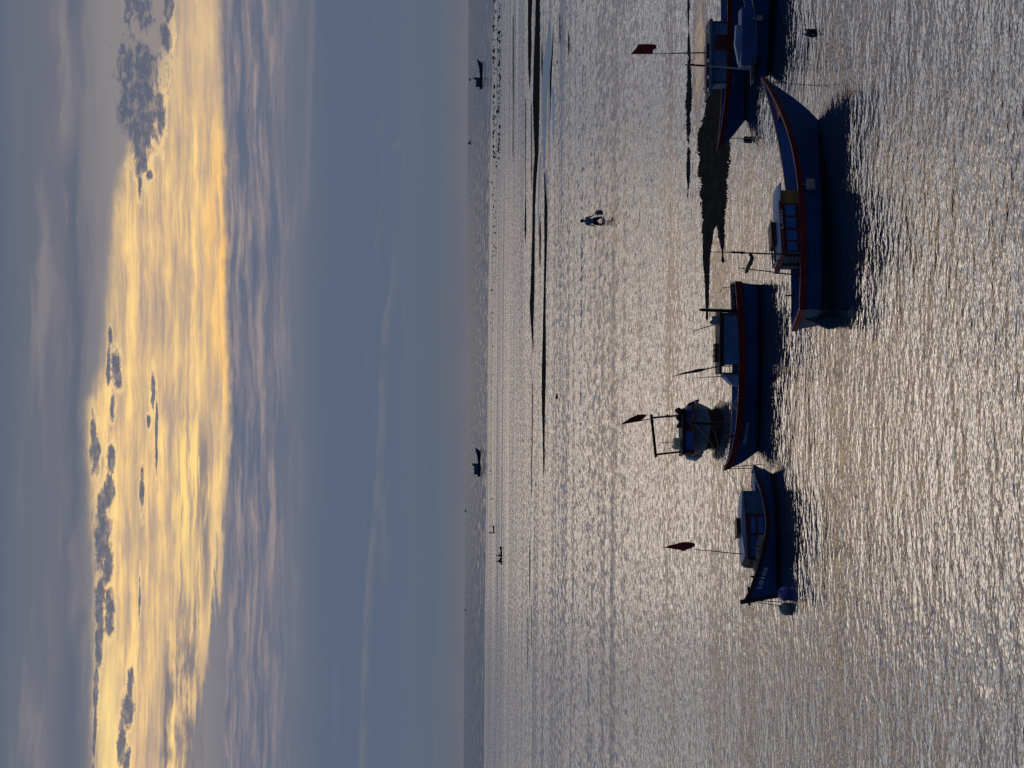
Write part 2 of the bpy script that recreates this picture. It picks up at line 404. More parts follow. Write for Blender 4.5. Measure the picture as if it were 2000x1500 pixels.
def slick(x0, y0, x1, y1, k):
    a, b = ground(x0, (y0+y1)/2), ground(x1, (y0+y1)/2)
    c, d = ground((x0+x1)/2, y0), ground((x0+x1)/2, y1)
    return ((c.x+d.x)/2, (a.y+b.y)/2, abs(c.x-d.x)/2, abs(a.y-b.y)/2, k)
SLICKS = [slick(1350, -80, 1384, 250, 0.93), slick(1308, 330, 1350, 930, 0.30), slick(1378, 470, 1420, 640, 0.5),
          slick(1056, 20, 1078, 420, 0.8), slick(1090, 150, 1104, 1250, -0.45), slick(1045, 480, 1057, 1000, -0.3),
          slick(1067, 480, 1073, 1050, -0.5), slick(1004, 200, 1011, 900, -0.4), slick(1030, 600, 1036, 1200, -0.35)]

# ------------------------------------------------------------------ mesh helpers
class MB:
    def __init__(self): self.v, self.f, self.mi, self.m = [], [], [], 0
    def add(self, vs, fs):
        o = len(self.v); self.v += [tuple(p) for p in vs]
        self.f += [tuple(i + o for i in q) for q in fs]; self.mi += [self.m] * len(fs)
    def box(self, x0, x1, y0, y1, z0, z1, bev=0.012, jit=0.0):
        if x0 > x1: x0, x1 = x1, x0
        if y0 > y1: y0, y1 = y1, y0
        b = min(bev, (x1-x0)*0.3, (y1-y0)*0.3, (z1-z0)*0.3)
        bm = bmesh.new()
        bmesh.ops.create_cube(bm, size=1.0)
        for v in bm.verts:
            v.co = Vector((x0 + (v.co.x+0.5)*(x1-x0), y0 + (v.co.y+0.5)*(y1-y0), z0 + (v.co.z+0.5)*(z1-z0)))
        if b > 0.0008:
            bmesh.ops.bevel(bm, geom=list(bm.edges), offset=b, segments=1, affect='EDGES')
        bm.verts.index_update()
        self.add([v.co + Vector((random.uniform(-jit, jit), random.uniform(-jit, jit), random.uniform(-jit, jit))) for v in bm.verts],
                 [[v.index for v in f.verts] for f in bm.faces])
        bm.free()
    def prism(self, pts, y0, y1):
        """side outline in (x,z) extruded from y0 to y1"""
        n = len(pts)
        vs = [(x, y0, z) for x, z in pts] + [(x, y1, z) for x, z in pts]
        fs = [tuple(range(n)), tuple(range(2*n-1, n-1, -1))]
        fs += [(i, i+n, (i+1) % n + n, (i+1) % n) for i in range(n)]
        self.add(vs, fs)
    def tube(self, pts, r, n=8):
        pts = [Vector(p) for p in pts]
        rs = r if isinstance(r, (list, tuple)) else [r]*len(pts)
        rings = []
        for i, p in enumerate(pts):
            d = (pts[min(i+1, len(pts)-1)] - pts[max(i-1, 0)]).normalized()
            a = d.orthogonal().normalized() if i == 0 else (prev - d*prev.dot(d)).normalized()
            prev = a; b = d.cross(a)
            rings.append([p + (a*math.cos(t) + b*math.sin(t))*rs[i] for t in [2*math.pi*k/n for k in range(n)]])
        vs = [q for ring in rings for q in ring]
        fs = []
        for i in range(len(pts)-1):
            for k in range(n):
                fs.append((i*n+k, i*n+(k+1) % n, (i+1)*n+(k+1) % n, (i+1)*n+k))
        fs.append(tuple(range(n-1, -1, -1))); fs.append(tuple((len(pts)-1)*n+k for k in range(n)))
        self.add(vs, fs)
    def blob(self, c, r, sub=2, noise=0.12, seed=0):
        rnd = random.Random(seed)
        ph = [(Vector((rnd.uniform(-1,1), rnd.uniform(-1,1), rnd.uniform(-1,1))).normalized(), rnd.uniform(1.5,5), rnd.uniform(0,6)) for _ in range(7)]
        bm = bmesh.new(); bmesh.ops.create_icosphere(bm, subdivisions=sub, radius=1.0)
        bm.verts.index_update()
        vs = []
        for v in bm.verts:
            k = 1 + noise*sum(math.sin(v.co.dot(d)*f+p) for d, f, p in ph)/2.2
            vs.append((c[0]+v.co.x*r[0]*k, c[1]+v.co.y*r[1]*k, c[2]+v.co.z*r[2]*k))
        self.add(vs, [[v.index for v in f.verts] for f in bm.faces]); bm.free()
    def build(self, name, mat, parent=None, smooth=False):
        me = bpy.data.meshes.new(name)
        me.from_pydata(self.v, [], self.f)
        mats = mat if isinstance(mat, (list, tuple)) else [mat]
        for m in mats: me.materials.append(m)
        if len(mats) > 1: me.polygons.foreach_set('material_index', self.mi)
        bm = bmesh.new(); bm.from_mesh(me)
        bmesh.ops.recalc_face_normals(bm, faces=list(bm.faces)); bm.to_mesh(me); bm.free()
        if smooth: me.polygons.foreach_set('use_smooth', [True]*len(me.polygons))
        me.update()
        o = bpy.data.objects.new(name, me); COL.objects.link(o)
        if parent is not None: o.parent = parent
        return o

def tag(o, label=None, cat=None, group=None, kind=None):
    if label: o['label'] = label
    if cat: o['category'] = cat
    if group: o['group'] = group
    if kind: o['kind'] = kind
    return o

def thing(name, loc, rz, label, cat, group=None):
    o = bpy.data.objects.new(name, None); COL.objects.link(o)
    o.empty_display_size = 0.3
    o.location = loc; o.rotation_euler = (0, 0, rz)
    return tag(o, label, cat, group)

def interp(tab, x):
    if x <= tab[0][0]: return tab[0][1]
    for (a, va), (b, vb) in zip(tab, tab[1:]):
        if x <= b: return va + (vb-va)*(x-a)/(b-a) if b > a else vb
    return tab[-1][1]

def smooth_tab(tab, x):
    d = 0.12
    return (interp(tab, x-d) + 2*interp(tab, x) + interp(tab, x+d)) / 4

# ------------------------------------------------------------------ setting
def sheet(name, pts, z, mat, label):
    mb = MB(); mb.add([(x, y, z) for x, y in pts], [tuple(range(len(pts)))])
    o = mb.build(name, mat); return tag(o, label, None, None, 'structure')

M['water'] = water_mat('rippled_shallow_water', 0.118, 'flat')
M['sea'] = water_mat('open_sea_water', 0.05, 'sea')
M['calm'] = water_mat('calm_pool_water', 0.008, 'calm')

edge = []
for yt, xt in [(-2200, 975), (-900, 970), (0, 965), (300, 957.5), (600, 953.5), (900, 951), (1200, 947), (1500, 945.5), (2400, 941), (3600, 934)]:
    g = ground(xt, yt); edge.append((g.x, g.y))
sheet('shallow_water', [(-2500, -80), (2500, -80), (2500, edge[0][1])] + edge + [(-2500, edge[-1][1])], 0.0, M['water'], 'rippled silver grey shallow water over the tidal flats')
sheet('sea', [(-9000, 150), (9000, 150), (90000, 100000), (-90000, 100000)], -0.02, M['sea'], 'darker blue open sea out to the horizon')

def bar(name, tab, label, h=0.06, rag=0.25, rows=9, step=2.0, seed=1, mat=None, fray=0.0):
    """a low bank given by (Y, Xfar, Xnear) along its length; noise makes it break the water raggedly"""
    from mathutils import noise as N
    tab = sorted(tab)
    t0 = [(a, b) for a, b, c in tab]; t1 = [(a, c) for a, b, c in tab]
    ya, yb = tab[0][0], tab[-1][0]
    n = max(8, int((yb-ya)/step))
    mb = MB(); vs = []
    for i in range(n+1):
        yt = ya + (yb-ya)*i/n
        xa, xb = interp(t0, yt), interp(t1, yt)
        mid, half = (xa+xb)/2, max((xb-xa)/2, 0.05)
        end = min(1.0, i/4.0, (n-i)/4.0)
        for j in range(rows+1):
            q = -1.35 + 2.7*j/rows
            p = ground(mid + half*q, yt)
            prof = (1 - q*q*0.98)
            nz = N.noise(Vector((p.x*1.7+seed*9, p.y*0.35, seed))) + 0.5*N.noise(Vector((p.x*5.1, p.y*1.1, seed+4))) + 0.8*N.noise(Vector((p.x*16, p.y*3.0, seed+8)))*min(1.0, abs(q)**2) + 0.7*N.noise(Vector((p.x*40, p.y*7.0, seed+12)))*min(1.0, abs(q)**3)
            z = h*(prof + rag*nz) * (0.15+0.85*end) - 0.004 - (1-end)*0.02
            if abs(q) > 1.3: z = -0.03
            vs.append((p.x, p.y, max(z, -0.03)))
    R = rows+1
    fs = [(i*R+j, i*R+j+1, (i+1)*R+j+1, (i+1)*R+j) for i in range(n) for j in range(rows)]
    mb.add(vs, fs)
    o = mb.build(name, mat or M['mud'], smooth=True)
    return tag(o, label, None, None, 'structure')

far_bars = [
 [(-60,1046,1055),(0,1046,1055),(50,1045,1055),(100,1043,1055),(150,1041.5,1054.5),(200,1040.5,1054),(250,1042,1053),(300,1044,1052),(350,1041,1048),(400,1040,1045.5),(450,1039.5,1045),(500,1038,1044.5),(550,1036.5,1044),(600,1034.5,1043),(640,1037,1042),(670,1040,1042),(695,1041,1041.6)],
 [(-60,1031,1040),(0,1031,1040),(50,1031,1038),(90,1031,1038.5),(130,1031.5,1037),(160,1033,1036),(178,1034,1035)],
 [(185,1025.8,1027.2),(240,1025.5,1027.5),(300,1025.4,1027),(380,1025.8,1027),(420,1024.6,1028),(450,1024.2,1028),(478,1025.8,1026.6)],
 [(195,1037,1038.6),(260,1037,1039),(330,1037.2,1039),(375,1038,1038.6)],
 [(410,1054,1055),(460,1053,1057),(500,1053,1056),(528,1054,1054.6)],
 [(330,1062.5,1063.5),(375,1063,1067),(400,1063,1069.5),(450,1063,1069),(500,1063,1068),(550,1062,1066.5),(600,1061,1066),(680,1059,1066.5),(720,1058,1066.5),(760,1058,1065.5),(800,1058,1064.5),(850,1060,1064),(900,1060.5,1064),(934,1062,1062.6)],
 [(80,1058,1059),(120,1057,1060),(160,1058,1058.8)],
 [(45,1080,1081),(100,1078,1080.5),(140,1074,1078),(175,1073.5,1077),(200,1075,1076),(235,1075.3,1076)],
 [(20,1093,1094),(60,1092.5,1094.5),(95,1093,1094)],
 [(55,1109.6,1111),(85,1109.6,1111.4),(115,1110,1111)],
 [(735,1039.8,1040.8),(800,1039.5,1041.2),(900,1037.8,1039.6),(978,1038,1038.7)],
 [(1050,1034,1035.2),(1100,1033.6,1036),(1172,1034,1034.8)],
 [(1180,1030.6,1031.6),(1240,1030.4,1031.8),(1320,1030.4,1031.2)],
 [(1175,1038,1039),(1220,1037.8,1039.2),(1275,1038,1038.6)],
 [(25,1001.4,1003),(160,1001,1003.4),(215,1001.6,1002.6),(290,1001,1003),(320,1001.6,1002.2)],
]
for i, t in enumerate(far_bars):
    bar('mud_bar', t, 'long dark bar of bare mud far out on the flats', h=0.06 if i in (0, 1, 5) else 0.045, rag=0.18, rows=6, step=4.0, seed=i+1)
bar('mud_bank', [(120,1384,1428),(160,1378,1430),(220,1373,1428),(250,1365,1427),(300,1362,1427),(350,1364,1424),(400,1369,1419),(425,1371,1414),(450,1372,1395),(500,1373,1387),(550,1376,1386),(600,1379,1384),(628,1381,1382.5)],
    'dark brown mud bank behind the right hand boats', h=0.055, rag=0.5, rows=34, step=1.3, seed=31)
bar('mud_bank', [(385,1396,1416),(420,1397,1415.5),(450,1402,1414),(480,1408,1413.5),(515,1412,1413.4)],
    'tapering side tongue of the dark mud bank', h=0.05, rag=0.9, rows=16, step=1.3, seed=37)
bar('mud_bank', [(-40,1343.5,1345.5),(60,1343,1346.5),(110,1343,1350),(150,1341,1351),(200,1340,1351),(250,1340,1349),(300,1341,1349),(350,1342,1347),(388,1343,1344)],
    'thin broken strip of mud beyond the dark bank', h=0.035, rag=1.25, rows=18, step=1.3, seed=41)

def pool(tab):
    a = [ground(x0, y) for y, x0, x1 in tab]; b = [ground(x1, y) for y, x0, x1 in reversed(tab)]
    mb = MB(); pts = [(p.x, p.y, 0.006) for p in a + b]
    mb.add(pts, [tuple(range(len(pts)))])
    tag(mb.build('tide_pool', M['calm']), 'smooth blue tide pool between the mud bars', None, None, 'structure')
pool([(40,1071,1073),(80,1068,1077),(110,1063,1077.5),(130,1060,1076),(160,1058,1071),(200,1059,1068),(260,1060,1066.5),(330,1061.5,1064.5)])
pool([(300,1055,1056),(345,1052,1055),(400,1050,1053),(460,1051,1053)])
pool([(170,1077,1082),(200,1078,1084),(240,1079,1083),(280,1080,1081.5)])
pool([(330,1066,1068),(365,1064,1069),(395,1066,1069.5)])

# ------------------------------------------------------------------ reef of small rocks
rock_meshes = []
for k in range(7):
    mb = MB(); mb.blob((0, 0, 0.05), (0.5, 0.42, 0.36), sub=2, noise=0.35, seed=k+3)
    o = mb.build('reef_rock', M['rock']); rock_meshes.append(o.data); bpy.data.objects.remove(o)
rr = random.Random(11)
def put_rock(xt, yt, w, k, name='reef_rock', label='small dark rock of the reef strip awash before the open sea', group='dark rocks of the low reef', hz=1.0):
    p = ground(xt, yt)
    o = bpy.data.objects.new(name, rock_meshes[k % 7]); COL.objects.link(o)
    o.location = (p.x, p.y, 0); s = w*(p.y/F)
    o.scale = (s, s*rr.uniform(0.8, 1.6), s*rr.uniform(0.7, 1.2)*hz); o.rotation_euler = (0, 0, rr.uniform(0, 6.2))
    return tag(o, label, 'rock', group)
for k in range(270):
    u = rr.random()
    if u < 0.62:
        yt = rr.uniform(-10, 310); band = rr.random()
        xt = rr.gauss(966.5, 1.6) if band < 0.4 else (rr.gauss(975.5, 1.3) if band < 0.82 else rr.uniform(964, 981))
        w = rr.choice([2, 2.5, 3, 3.5, 4, 5.5])
    elif u < 0.9:
        yt = rr.uniform(300, 640); xt = rr.gauss(968, 2.6) - (yt-300)*0.008; w = rr.choice([1.6, 2, 2.2, 2.8, 3.6])
    else:
        yt = rr.uniform(640, 1020); xt = rr.gauss(964, 1.6) - (yt-640)*0.006 + 0.8; w = rr.choice([1.5, 2, 2.4, 3])
    put_rock(xt - (yt-150)*0.004, yt, w*1.15, k)
put_rock(1089, 773, 11, 2, label='single black rock standing alone in the silver shallows', group=None, hz=0.8)
put_rock(1089, 121, 6, 3, label='lone dark stone near the blue tide pool at far right', group=None)

# ------------------------------------------------------------------ boats
class Boat:
    def __init__(s, name, label, cat, bow, stern, group=None, beam=1.5, draft=0.25):
        s.Bw, s.St = ground(*bow), ground(*stern)
        ax = s.Bw - s.St; s.L = ax.length; s.ax = ax.normalized()
        s.mid = (s.Bw + s.St)/2
        s.rz = math.atan2(s.ax.y, s.ax.x)
        s.lat = Vector((-s.ax.y, s.ax.x, 0))
        tocam = (CAM - s.mid); s.near = 1 if tocam.dot(s.lat) > 0 else -1
        s.rd = 1 if s.ax.x > 0 else -1          # local x step that moves to picture-right (upright)
        s.root = thing(name, s.mid, s.rz, label, cat, group)
        s.beam, s.draft = beam, draft; s.full = 0.42
    def loc(s, xt, yt, off=0.0):
        """photo pixel -> local (x, z) on the vertical plane `off` metres nearer than the keel line"""
        n = s.lat*s.near; d = ray(xt, yt)
        t = ((s.mid + n*off) - CAM).dot(n) / d.dot(n)
        p = CAM + d*t
        return ((p - s.mid).dot(s.ax), p.z)
    def pt(s, xt, yt, off=0.0):
        x, z = s.loc(xt, yt, off); return Vector((x, off*s.near, z))
    def world(s, v):
        return s.root_matrix() @ Vector(v)
    def root_matrix(s):
        return Matrix.Translation(s.mid) @ Matrix.Rotation(s.rz, 4, 'Z')
    # ---- hull
    def shape(s, sheer, stem, stern, hb, boot=(0.1, 0.0)):
        """sheer: near rail pixels stern->bow ; stem/stern: centre line pixels top->water; hb: half beam by s"""
        s.hbt = hb
        s.stemt = sorted([(z, x) for x, z in [s.loc(*p) for p in stem]])
        s.sternt = sorted([(z, x) for x, z in [s.loc(*p) for p in stern]])
        zt, xt_ = s.stemt[-1]; s.tip = (xt_, zt)
        x0 = s.sternt[-1][1]; s.x0 = x0
        tab = []
        for p in sheer:
            off = s.beam*0.5*0.8
            for _ in range(4):
                x, z = s.loc(p[0], p[1], off)
                off = interp(hb, max(0, min(1, (x-x0)/(xt_-x0))))
            tab.append((x, z))
        tab.append(s.tip)
        s.sht = sorted(tab); s.boot = boot
    def zsheer(s, x): return smooth_tab(s.sht, x) if x < s.tip[0]-0.12 else interp(s.sht, x)
    def xend(s, z):
        a, b = s.stemt[0], s.stemt[1]
        if z < a[0]: return a[1] + (b[1]-a[1])/max(b[0]-a[0], 1e-3)*(z-a[0])*0.8
        return interp(s.stemt, z)
    def xbeg(s, z):
        a, b = s.sternt[0], s.sternt[1]
        if z < a[0]: return a[1] + (b[1]-a[1])/max(b[0]-a[0], 1e-3)*(z-a[0])*0.5
        return interp(s.sternt, z)
    def hb(s, t): return smooth_s(s.hbt, t)
    def fu(s, u, t):
        u = max(0.0, min(1.0, u)); p = s.full + 0.75*max(0.0, (t-0.45)/0.55)**1.5
        return u**p
    def top(s, t):
        x = s.x0 + t*(s.tip[0]-s.x0)
        for _ in range(6):
            z = s.zsheer(x); x = s.xbeg(z) + t*(s.xend(z)-s.xbeg(z))
        if t >= 0.9999: return s.tip
        return x, z
    def point(s, t, z):
        xs, zs = s.top(t)
        x = s.xbeg(z) + t*(s.xend(z)-s.xbeg(z))
        u = (z+s.draft)/(zs+s.draft)
        return x, s.hb(t)*s.fu(u, t)
    def width(s, x, z):
        t = (x - s.xbeg(z))/(s.xend(z)-s.xbeg(z)); t = max(0, min(1, t))
        return s.point(t, z)[1]
    def hull(s, mats, name='hull', n=30):
        mb = MB(); rows_lo, rows_hi = 3, 7; R = rows_lo+rows_hi+1
        pts = {}
        for side in (1, -1):
            vs = []
            for i in range(n+1):
                t = i/n; xs, zs = s.top(t)
                zb = s.boot[0] + (s.boot[1]-s.boot[0])*t
                zz = [-s.draft + (zb+s.draft)*k/rows_lo for k in range(rows_lo)] + [zb + (zs-zb)*k/rows_hi for k in range(rows_hi+1)]
                for z in zz:
                    x, w = s.point(t, z); vs.append((x, side*w, z))
            for i in range(n):
                for j in range(R-1):
                    mb.m = 1 if j < rows_lo else 0
                    a = (i*R+j, i*R+j+1, (i+1)*R+j+1, (i+1)*R+j)
                    q = [vs[k] for k in a]
                    mb.add(q, [(0, 1, 2, 3)])
            pts[side] = vs[:R]
        for j in range(R-1):
            mb.m = 1 if j < rows_lo else (0 if len(mats) < 3 else 2)
            mb.add([pts[1][j], pts[1][j+1], pts[-1][j+1], pts[-1][j]], [(0, 1, 2, 3)])
        me_o = mb.build(name, mats, s.root)
        bm = bmesh.new(); bm.from_mesh(me_o.data)
        bmesh.ops.remove_doubles(bm, verts=list(bm.verts), dist=0.0015)
        bmesh.ops.recalc_face_normals(bm, faces=list(bm.faces)); bm.to_mesh(me_o.data); bm.free()
        return me_o
    def rail(s, h, mat, t_=0.03, name='gunwale', n=40, up=0.02, t0=0.0, t1=1.0, transom=True):
        mb = MB()
        for side in (1, -1):
            vs = []
            for i in range(n+1):
                t = t0 + (t1-t0)*i/n; xs, zs = s.top(t)
                w = s.hb(t); x2, w2 = s.point(t, zs-h)
                ex = 0.03*max(0, (t-0.93)/0.07)
                vs += [(xs+ex, side*(w+t_), zs+up), (x2+ex, side*(w2+t_), zs-h), (x2, side*max(w2-0.01, 0), zs-h), (xs, side*max(w-0.05, 0), zs+up)]
            fs = []
            for i in range(n):
                for k in range(4):
                    fs.append((i*4+k, i*4+(k+1) % 4, (i+1)*4+(k+1) % 4, (i+1)*4+k))
            fs += [(0, 1, 2, 3), (n*4, n*4+1, n*4+2, n*4+3)]
            mb.add(vs, fs)
        if transom and s.hb(0) > 0.2:
            xs, zs = s.top(0); w = s.hb(0)
            x2, w2 = s.point(0, zs-h)
            e = -0.03
            mb.add([(xs+e, w+t_, zs+up), (xs+e, -w-t_, zs+up), (x2+e, -w2-t_, zs-h), (x2+e, w2+t_, zs-h),
                    (xs+0.05, w, zs+up), (xs+0.05, -w, zs+up), (x2, -w2, zs-h), (x2, w2, zs-h)],
                   [(0, 1, 2, 3), (0, 1, 5, 4), (4, 5, 6, 7), (2, 3, 7, 6)])
        return mb.build(name, mat, s.root)
    def deck(s, bul, mat_b, mat_d, n=30, white=None):
        mb, md = MB(), MB()
        for side in (1, -1):
            vs, dv = [], []
            for i in range(n+1):
                t = 0.01 + 0.97*i/n; xs, zs = s.top(t); zd = zs - bul
                x2, w2 = s.point(t, zd)
                w = max(s.hb(t)-0.05, 0.0); w2 = max(w2-0.05, 0.0)
                vs += [(xs, side*w, zs+0.012), (x2, side*w2, zd)]
                dv += [(x2, side*w2, zd+0.002), (x2, 0.0, zd+0.03)]
            q = [(i*2, i*2+1, i*2+3, i*2+2) for i in range(n)]
            mb.add(vs, q); md.add(dv, q)
        if s.hb(0) > 0.2:
            xs, zs = s.top(0.01); x2, w2 = s.point(0.01, zs-bul); w = s.hb(0)-0.05
            mb.add([(xs+0.03, w, zs), (xs+0.03, -w, zs), (x2+0.03, -w2+.05, zs-bul), (x2+0.03, w2-.05, zs-bul)], [(0, 1, 2, 3)])
        b = mb.build('bulwark', mat_b, s.root); d = md.build('deck', mat_d, s.root)
        return b, d
    def text(s, body, x0t, y0t, x1t, y1t, hpx, mat, parent, name='painted_name', font_shear=0.0, surf=None):
        """lettering laid on the near hull side (or on y=surf) from pixel 0 (first letter) to pixel 1 (last)"""
        cu = bpy.data.curves.new('lettering', 'FONT'); cu.body = body; cu.size = 1.0; cu.resolution_u = 3; cu.offset = 0.022
        to = bpy.data.objects.new('lettering', cu); COL.objects.link(to)
        bpy.context.view_layer.update()
        me = bpy.data.meshes.new_from_object(to.evaluated_get(bpy.context.evaluated_depsgraph_get()))
        bpy.data.objects.remove(to)
        me.name = name
        xs = [v.co.x for v in me.vertices]; ys = [v.co.y for v in me.vertices]
        xa, xb, yb, ya = min(xs), max(xs), max(ys), min(ys)
        off = s.beam*0.4 if surf is None else surf
        for _ in range(3):
            p0, p1 = s.loc(x0t, y0t, off), s.loc(x1t, y1t, off)
            if surf is None: off = s.width((p0[0]+p1[0])/2, (p0[1]+p1[1])/2)
        hz = hpx*s.mid.y/F
        bm = bmesh.new(); bm.from_mesh(me)
        bmesh.ops.subdivide_edges(bm, edges=[e for e in bm.edges if e.calc_length() > 0.3], cuts=1)
        for v in bm.verts:
            a = (v.co.x-xa)/(xb-xa); b = (v.co.y-ya)/(yb-ya)
            x = p0[0]+(p1[0]-p0[0])*a; z = p0[1]+(p1[1]-p0[1])*a + b*hz
            y = s.near*((s.width(x, z) if surf is None else surf)+0.008)
            v.co = Vector((x, y, z))
        bm.to_mesh(me); bm.free()
        me.materials.clear(); me.materials.append(mat)
        o = bpy.data.objects.new(name, me); COL.objects.link(o); o.parent = parent
        return o

def smooth_s(tab, t):
    d = 0.05
    return (interp(tab, t-d) + interp(tab, t) + interp(tab, t+d))/3 if d < t < 1-d else interp(tab, t)

def flag(b, pts, off, mat, parent, name='flag', wave=0.06, seed=0):
    """ragged cloth: outline pixels, filled, subdivided and rippled in depth; two-sided sheet with thickness"""
    bm = bmesh.new()
    vs = [bm.verts.new(b.pt(x, y, off)) for x, y in pts]
    bm.faces.new(vs)
    bmesh.ops.triangulate(bm, faces=list(bm.faces))
    bmesh.ops.subdivide_edges(bm, edges=list(bm.edges), cuts=3, use_grid_fill=True)
    for v in bm.verts:
        d = (v.co - b.pt(*pts[0], off)).length
        v.co.y += math.sin(v.co.x*9+v.co.z*7+seed)*wave*min(1, d*2)
    r = bmesh.ops.solidify(bm, geom=list(bm.faces), thickness=0.006)
    me = bpy.data.meshes.new(name); bm.to_mesh(me); bm.free()
    me.materials.append(mat)
    o = bpy.data.objects.new(name, me); COL.objects.link(o); o.parent = parent
    return o

def pole(b, pts, offs, r, mat, name='mast', parent=None, n=8):
    mb = MB(); mb.tube([b.pt(x, y, o) for (x, y), o in zip(pts, offs)], r, n)
    return mb.build(name, mat, parent if parent is not None else b.root, smooth=True)

def rope(pts, label, name='mooring_rope', r=0.012, mat=None, group=None):
    """world-space rope through points, sagging a little"""
    out = []
    for a, c in zip(pts, pts[1:]):
        a, c = Vector(a), Vector(c); k = 6
        for i in range(k):
            t = i/k; p = a.lerp(c, t); p.z -= 0.03*(a-c).length*4*t*(1-t)*0.5; out.append(p)
    out.append(Vector(pts[-1]))
    base = out[0].copy()
    mb = MB(); mb.tube([p-base for p in out], r, 6)
    o = mb.build(name, mat or M['rope'], smooth=True); o.location = base
    return tag(o, label, 'rope', group)

def loose(b, name, mb, mat, label, cat, group=None, smooth=False, ref=None):
    """a separate thing modelled in a boat's local frame"""
    cx = sum(v[0] for v in mb.v)/len(mb.v); cy = sum(v[1] for v in mb.v)/len(mb.v); cz = min(v[2] for v in mb.v)
    mb.v = [(x-cx, y-cy, z-cz) for x, y, z in mb.v]
    o = mb.build(name, mat, None, smooth)
    o.location = b.world((cx, cy, cz)); o.rotation_euler = (0, 0, b.rz)
    return tag(o, label, cat, group)

GRP = 'small wooden fishing boats moored on the flats'

# ============ nearest boat: blue hull, red rail, right of centre
b = Boat('fishing_boat', 'nearest blue boat with long red rail, raked bow and ochre cabin front', 'fishing boat', (1598, 233), (1624, 628), GRP, beam=1.6)
b.shape(sheer=[(1563,603),(1564,560),(1565,520),(1565,480),(1564,430),(1561,375),(1556,330),(1548,285),(1537,245),(1521,205),(1503,172)],
        stem=[(1488,153),(1513,166),(1555,195),(1578,214),(1598,234)],
        stern=[(1556,624),(1600,622),(1624,618)],
        hb=[(0,0.62),(0.15,0.72),(0.4,0.80),(0.6,0.76),(0.78,0.56),(0.9,0.30),(1.0,0.03)], boot=(0.33, 0.02))
h = b.hull([M['blue'], M['bottom'], M['steel']])
b.rail(0.13, M['red']); b.deck(0.28, M['blue'], M['deckb'])
N = b.near
# red foredeck cap
mb = MB(); vs = []
for i in range(9):
    t = 0.86+0.13*i/8; x, z = b.top(t); w = max(b.hb(t)-0.05, 0.01)
    vs += [(x, w, z-0.05), (x, -w, z-0.05)]
mb.add(vs, [(i*2, i*2+1, i*2+3, i*2+2) for i in range(8)])
mb.build('foredeck', M['red'], b.root)
# cabin
cw = 0.48
xa, zb0 = b.loc(1571, 492, cw); xf, _ = b.loc(1571, 398, cw); xo, _ = b.loc(1571, 371, cw)
_, zr = b.loc(1527, 450, cw)
zd = b.zsheer(xa) - 0.28
mb = MB(); mb.box(xa, xf, -cw, cw, zd, zr)
cab = mb.build('cabin', M['steel'], b.root)
mb = MB(); mb.box(xf+0.003, xo, -cw*0.98, cw*0.98, zd, zr-0.02)
tag(mb.build('cabin_front', M['ochre'], cab), 'ochre painted cabin front')
# red window band with four shutters on each side
_, zw0 = b.loc(1561, 450, cw); _, zw1 = b.loc(1531.5, 450, cw)
for sd_ in (1, -1):
    mb = MB(); y0 = sd_*cw
    mb.box(xa, xf, y0, y0+sd_*0.022, zw0-0.02, zw1)
    fr = mb.build('window_frame', M['redd'], cab)
    for (ya, yb) in ((402, 421.5), (426, 445.5), (450, 469.5), (473, 490)):
        p, q = b.loc(1545, ya, cw)[0], b.loc(1545, yb, cw)[0]
        _, z0 = b.loc(1555.5, 450, cw); _, z1 = b.loc(1535.5, 450, cw)
        mb = MB(); mb.box(p, q, y0+sd_*0.0225, y0+sd_*0.032, z0, z1, bev=0.004)
        mb.build('window', M['pane'], cab)
# aft wall details: shelf, ladder
mb = MB()
for k in range(4):
    zz = zd + 0.15 + k*0.1
    mb.box(xa-0.05, xa-0.004, -0.30, 0.16, zz, zz+0.022)
mb.box(xa-0.05, xa-0.004, 0.17, 0.20, zd, zr-0.06); mb.box(xa-0.05, xa-0.004, -0.34, -0.31, zd, zr-0.06)
mb.build('ladder', M['dark'], cab)
# roof: cambered
ov = 0.06
mb = MB(); vs = []; K = 8
for (xx) in (xa-0.08, xf+0.02, xo+0.16):
    for k in range(K+1):
        yy = -(cw+ov) + 2*(cw+ov)*k/K
        vs.append((xx, yy, zr + 0.02 + 0.075*(1-(yy/(cw+ov))**2) - (0.03 if xx > xf+0.1 else 0)))
nn = len(vs); vs += [(x, y, z-0.03) for x, y, z in vs]
fs = []
for i in range(2):
    for k in range(K):
        a = i*(K+1)+k; q = (a, a+1, a+K+2, a+K+1); fs.append(q); fs.append(tuple(nn+c for c in reversed(q)))
for i in range(2):
    for k in (0, K):
        a, c = i*(K+1)+k, (i+1)*(K+1)+k; fs.append((a, c, c+nn, a+nn))
for i in (0, 2):
    for k in range(K):
        a = i*(K+1)+k; fs.append((a, a+1, a+1+nn, a+nn))
mb.add(vs, fs); roof = mb.build('roof', M['rooft'], cab)
mb = MB()
for sd_ in (1, -1):
    mb.box(xa-0.085, xf+0.03, sd_*(cw+ov), sd_*(cw+ov+0.022), zr-0.045, zr+0.05)
mb.box(xa-0.105, xa-0.082, -(cw+ov), cw+ov, zr-0.04, zr+0.055)
fas = mb.build('fascia', M['red'], cab)
b.text('L.0037', 1529.8, 446, 1528.2, 408, 5.5, M['letter'], cab, 'registration_number', surf=cw+ov+0.022)
mb = MB(); p, q = b.loc(1511, 480, 0.1)[0], b.loc(1511, 437, 0.1)[0]
zt_ = zr+0.085
mb.box(p, q, -0.22, 0.22, zt_, zt_+0.10, bev=0.02); mb.box(p-0.03, q+0.04, -0.25, 0.25, zt_+0.10, zt_+0.125)
mb.build('roof_hatch', M['redd'], cab)
mb = MB(); p2 = b.loc(1512, 524, -0.2)[0]
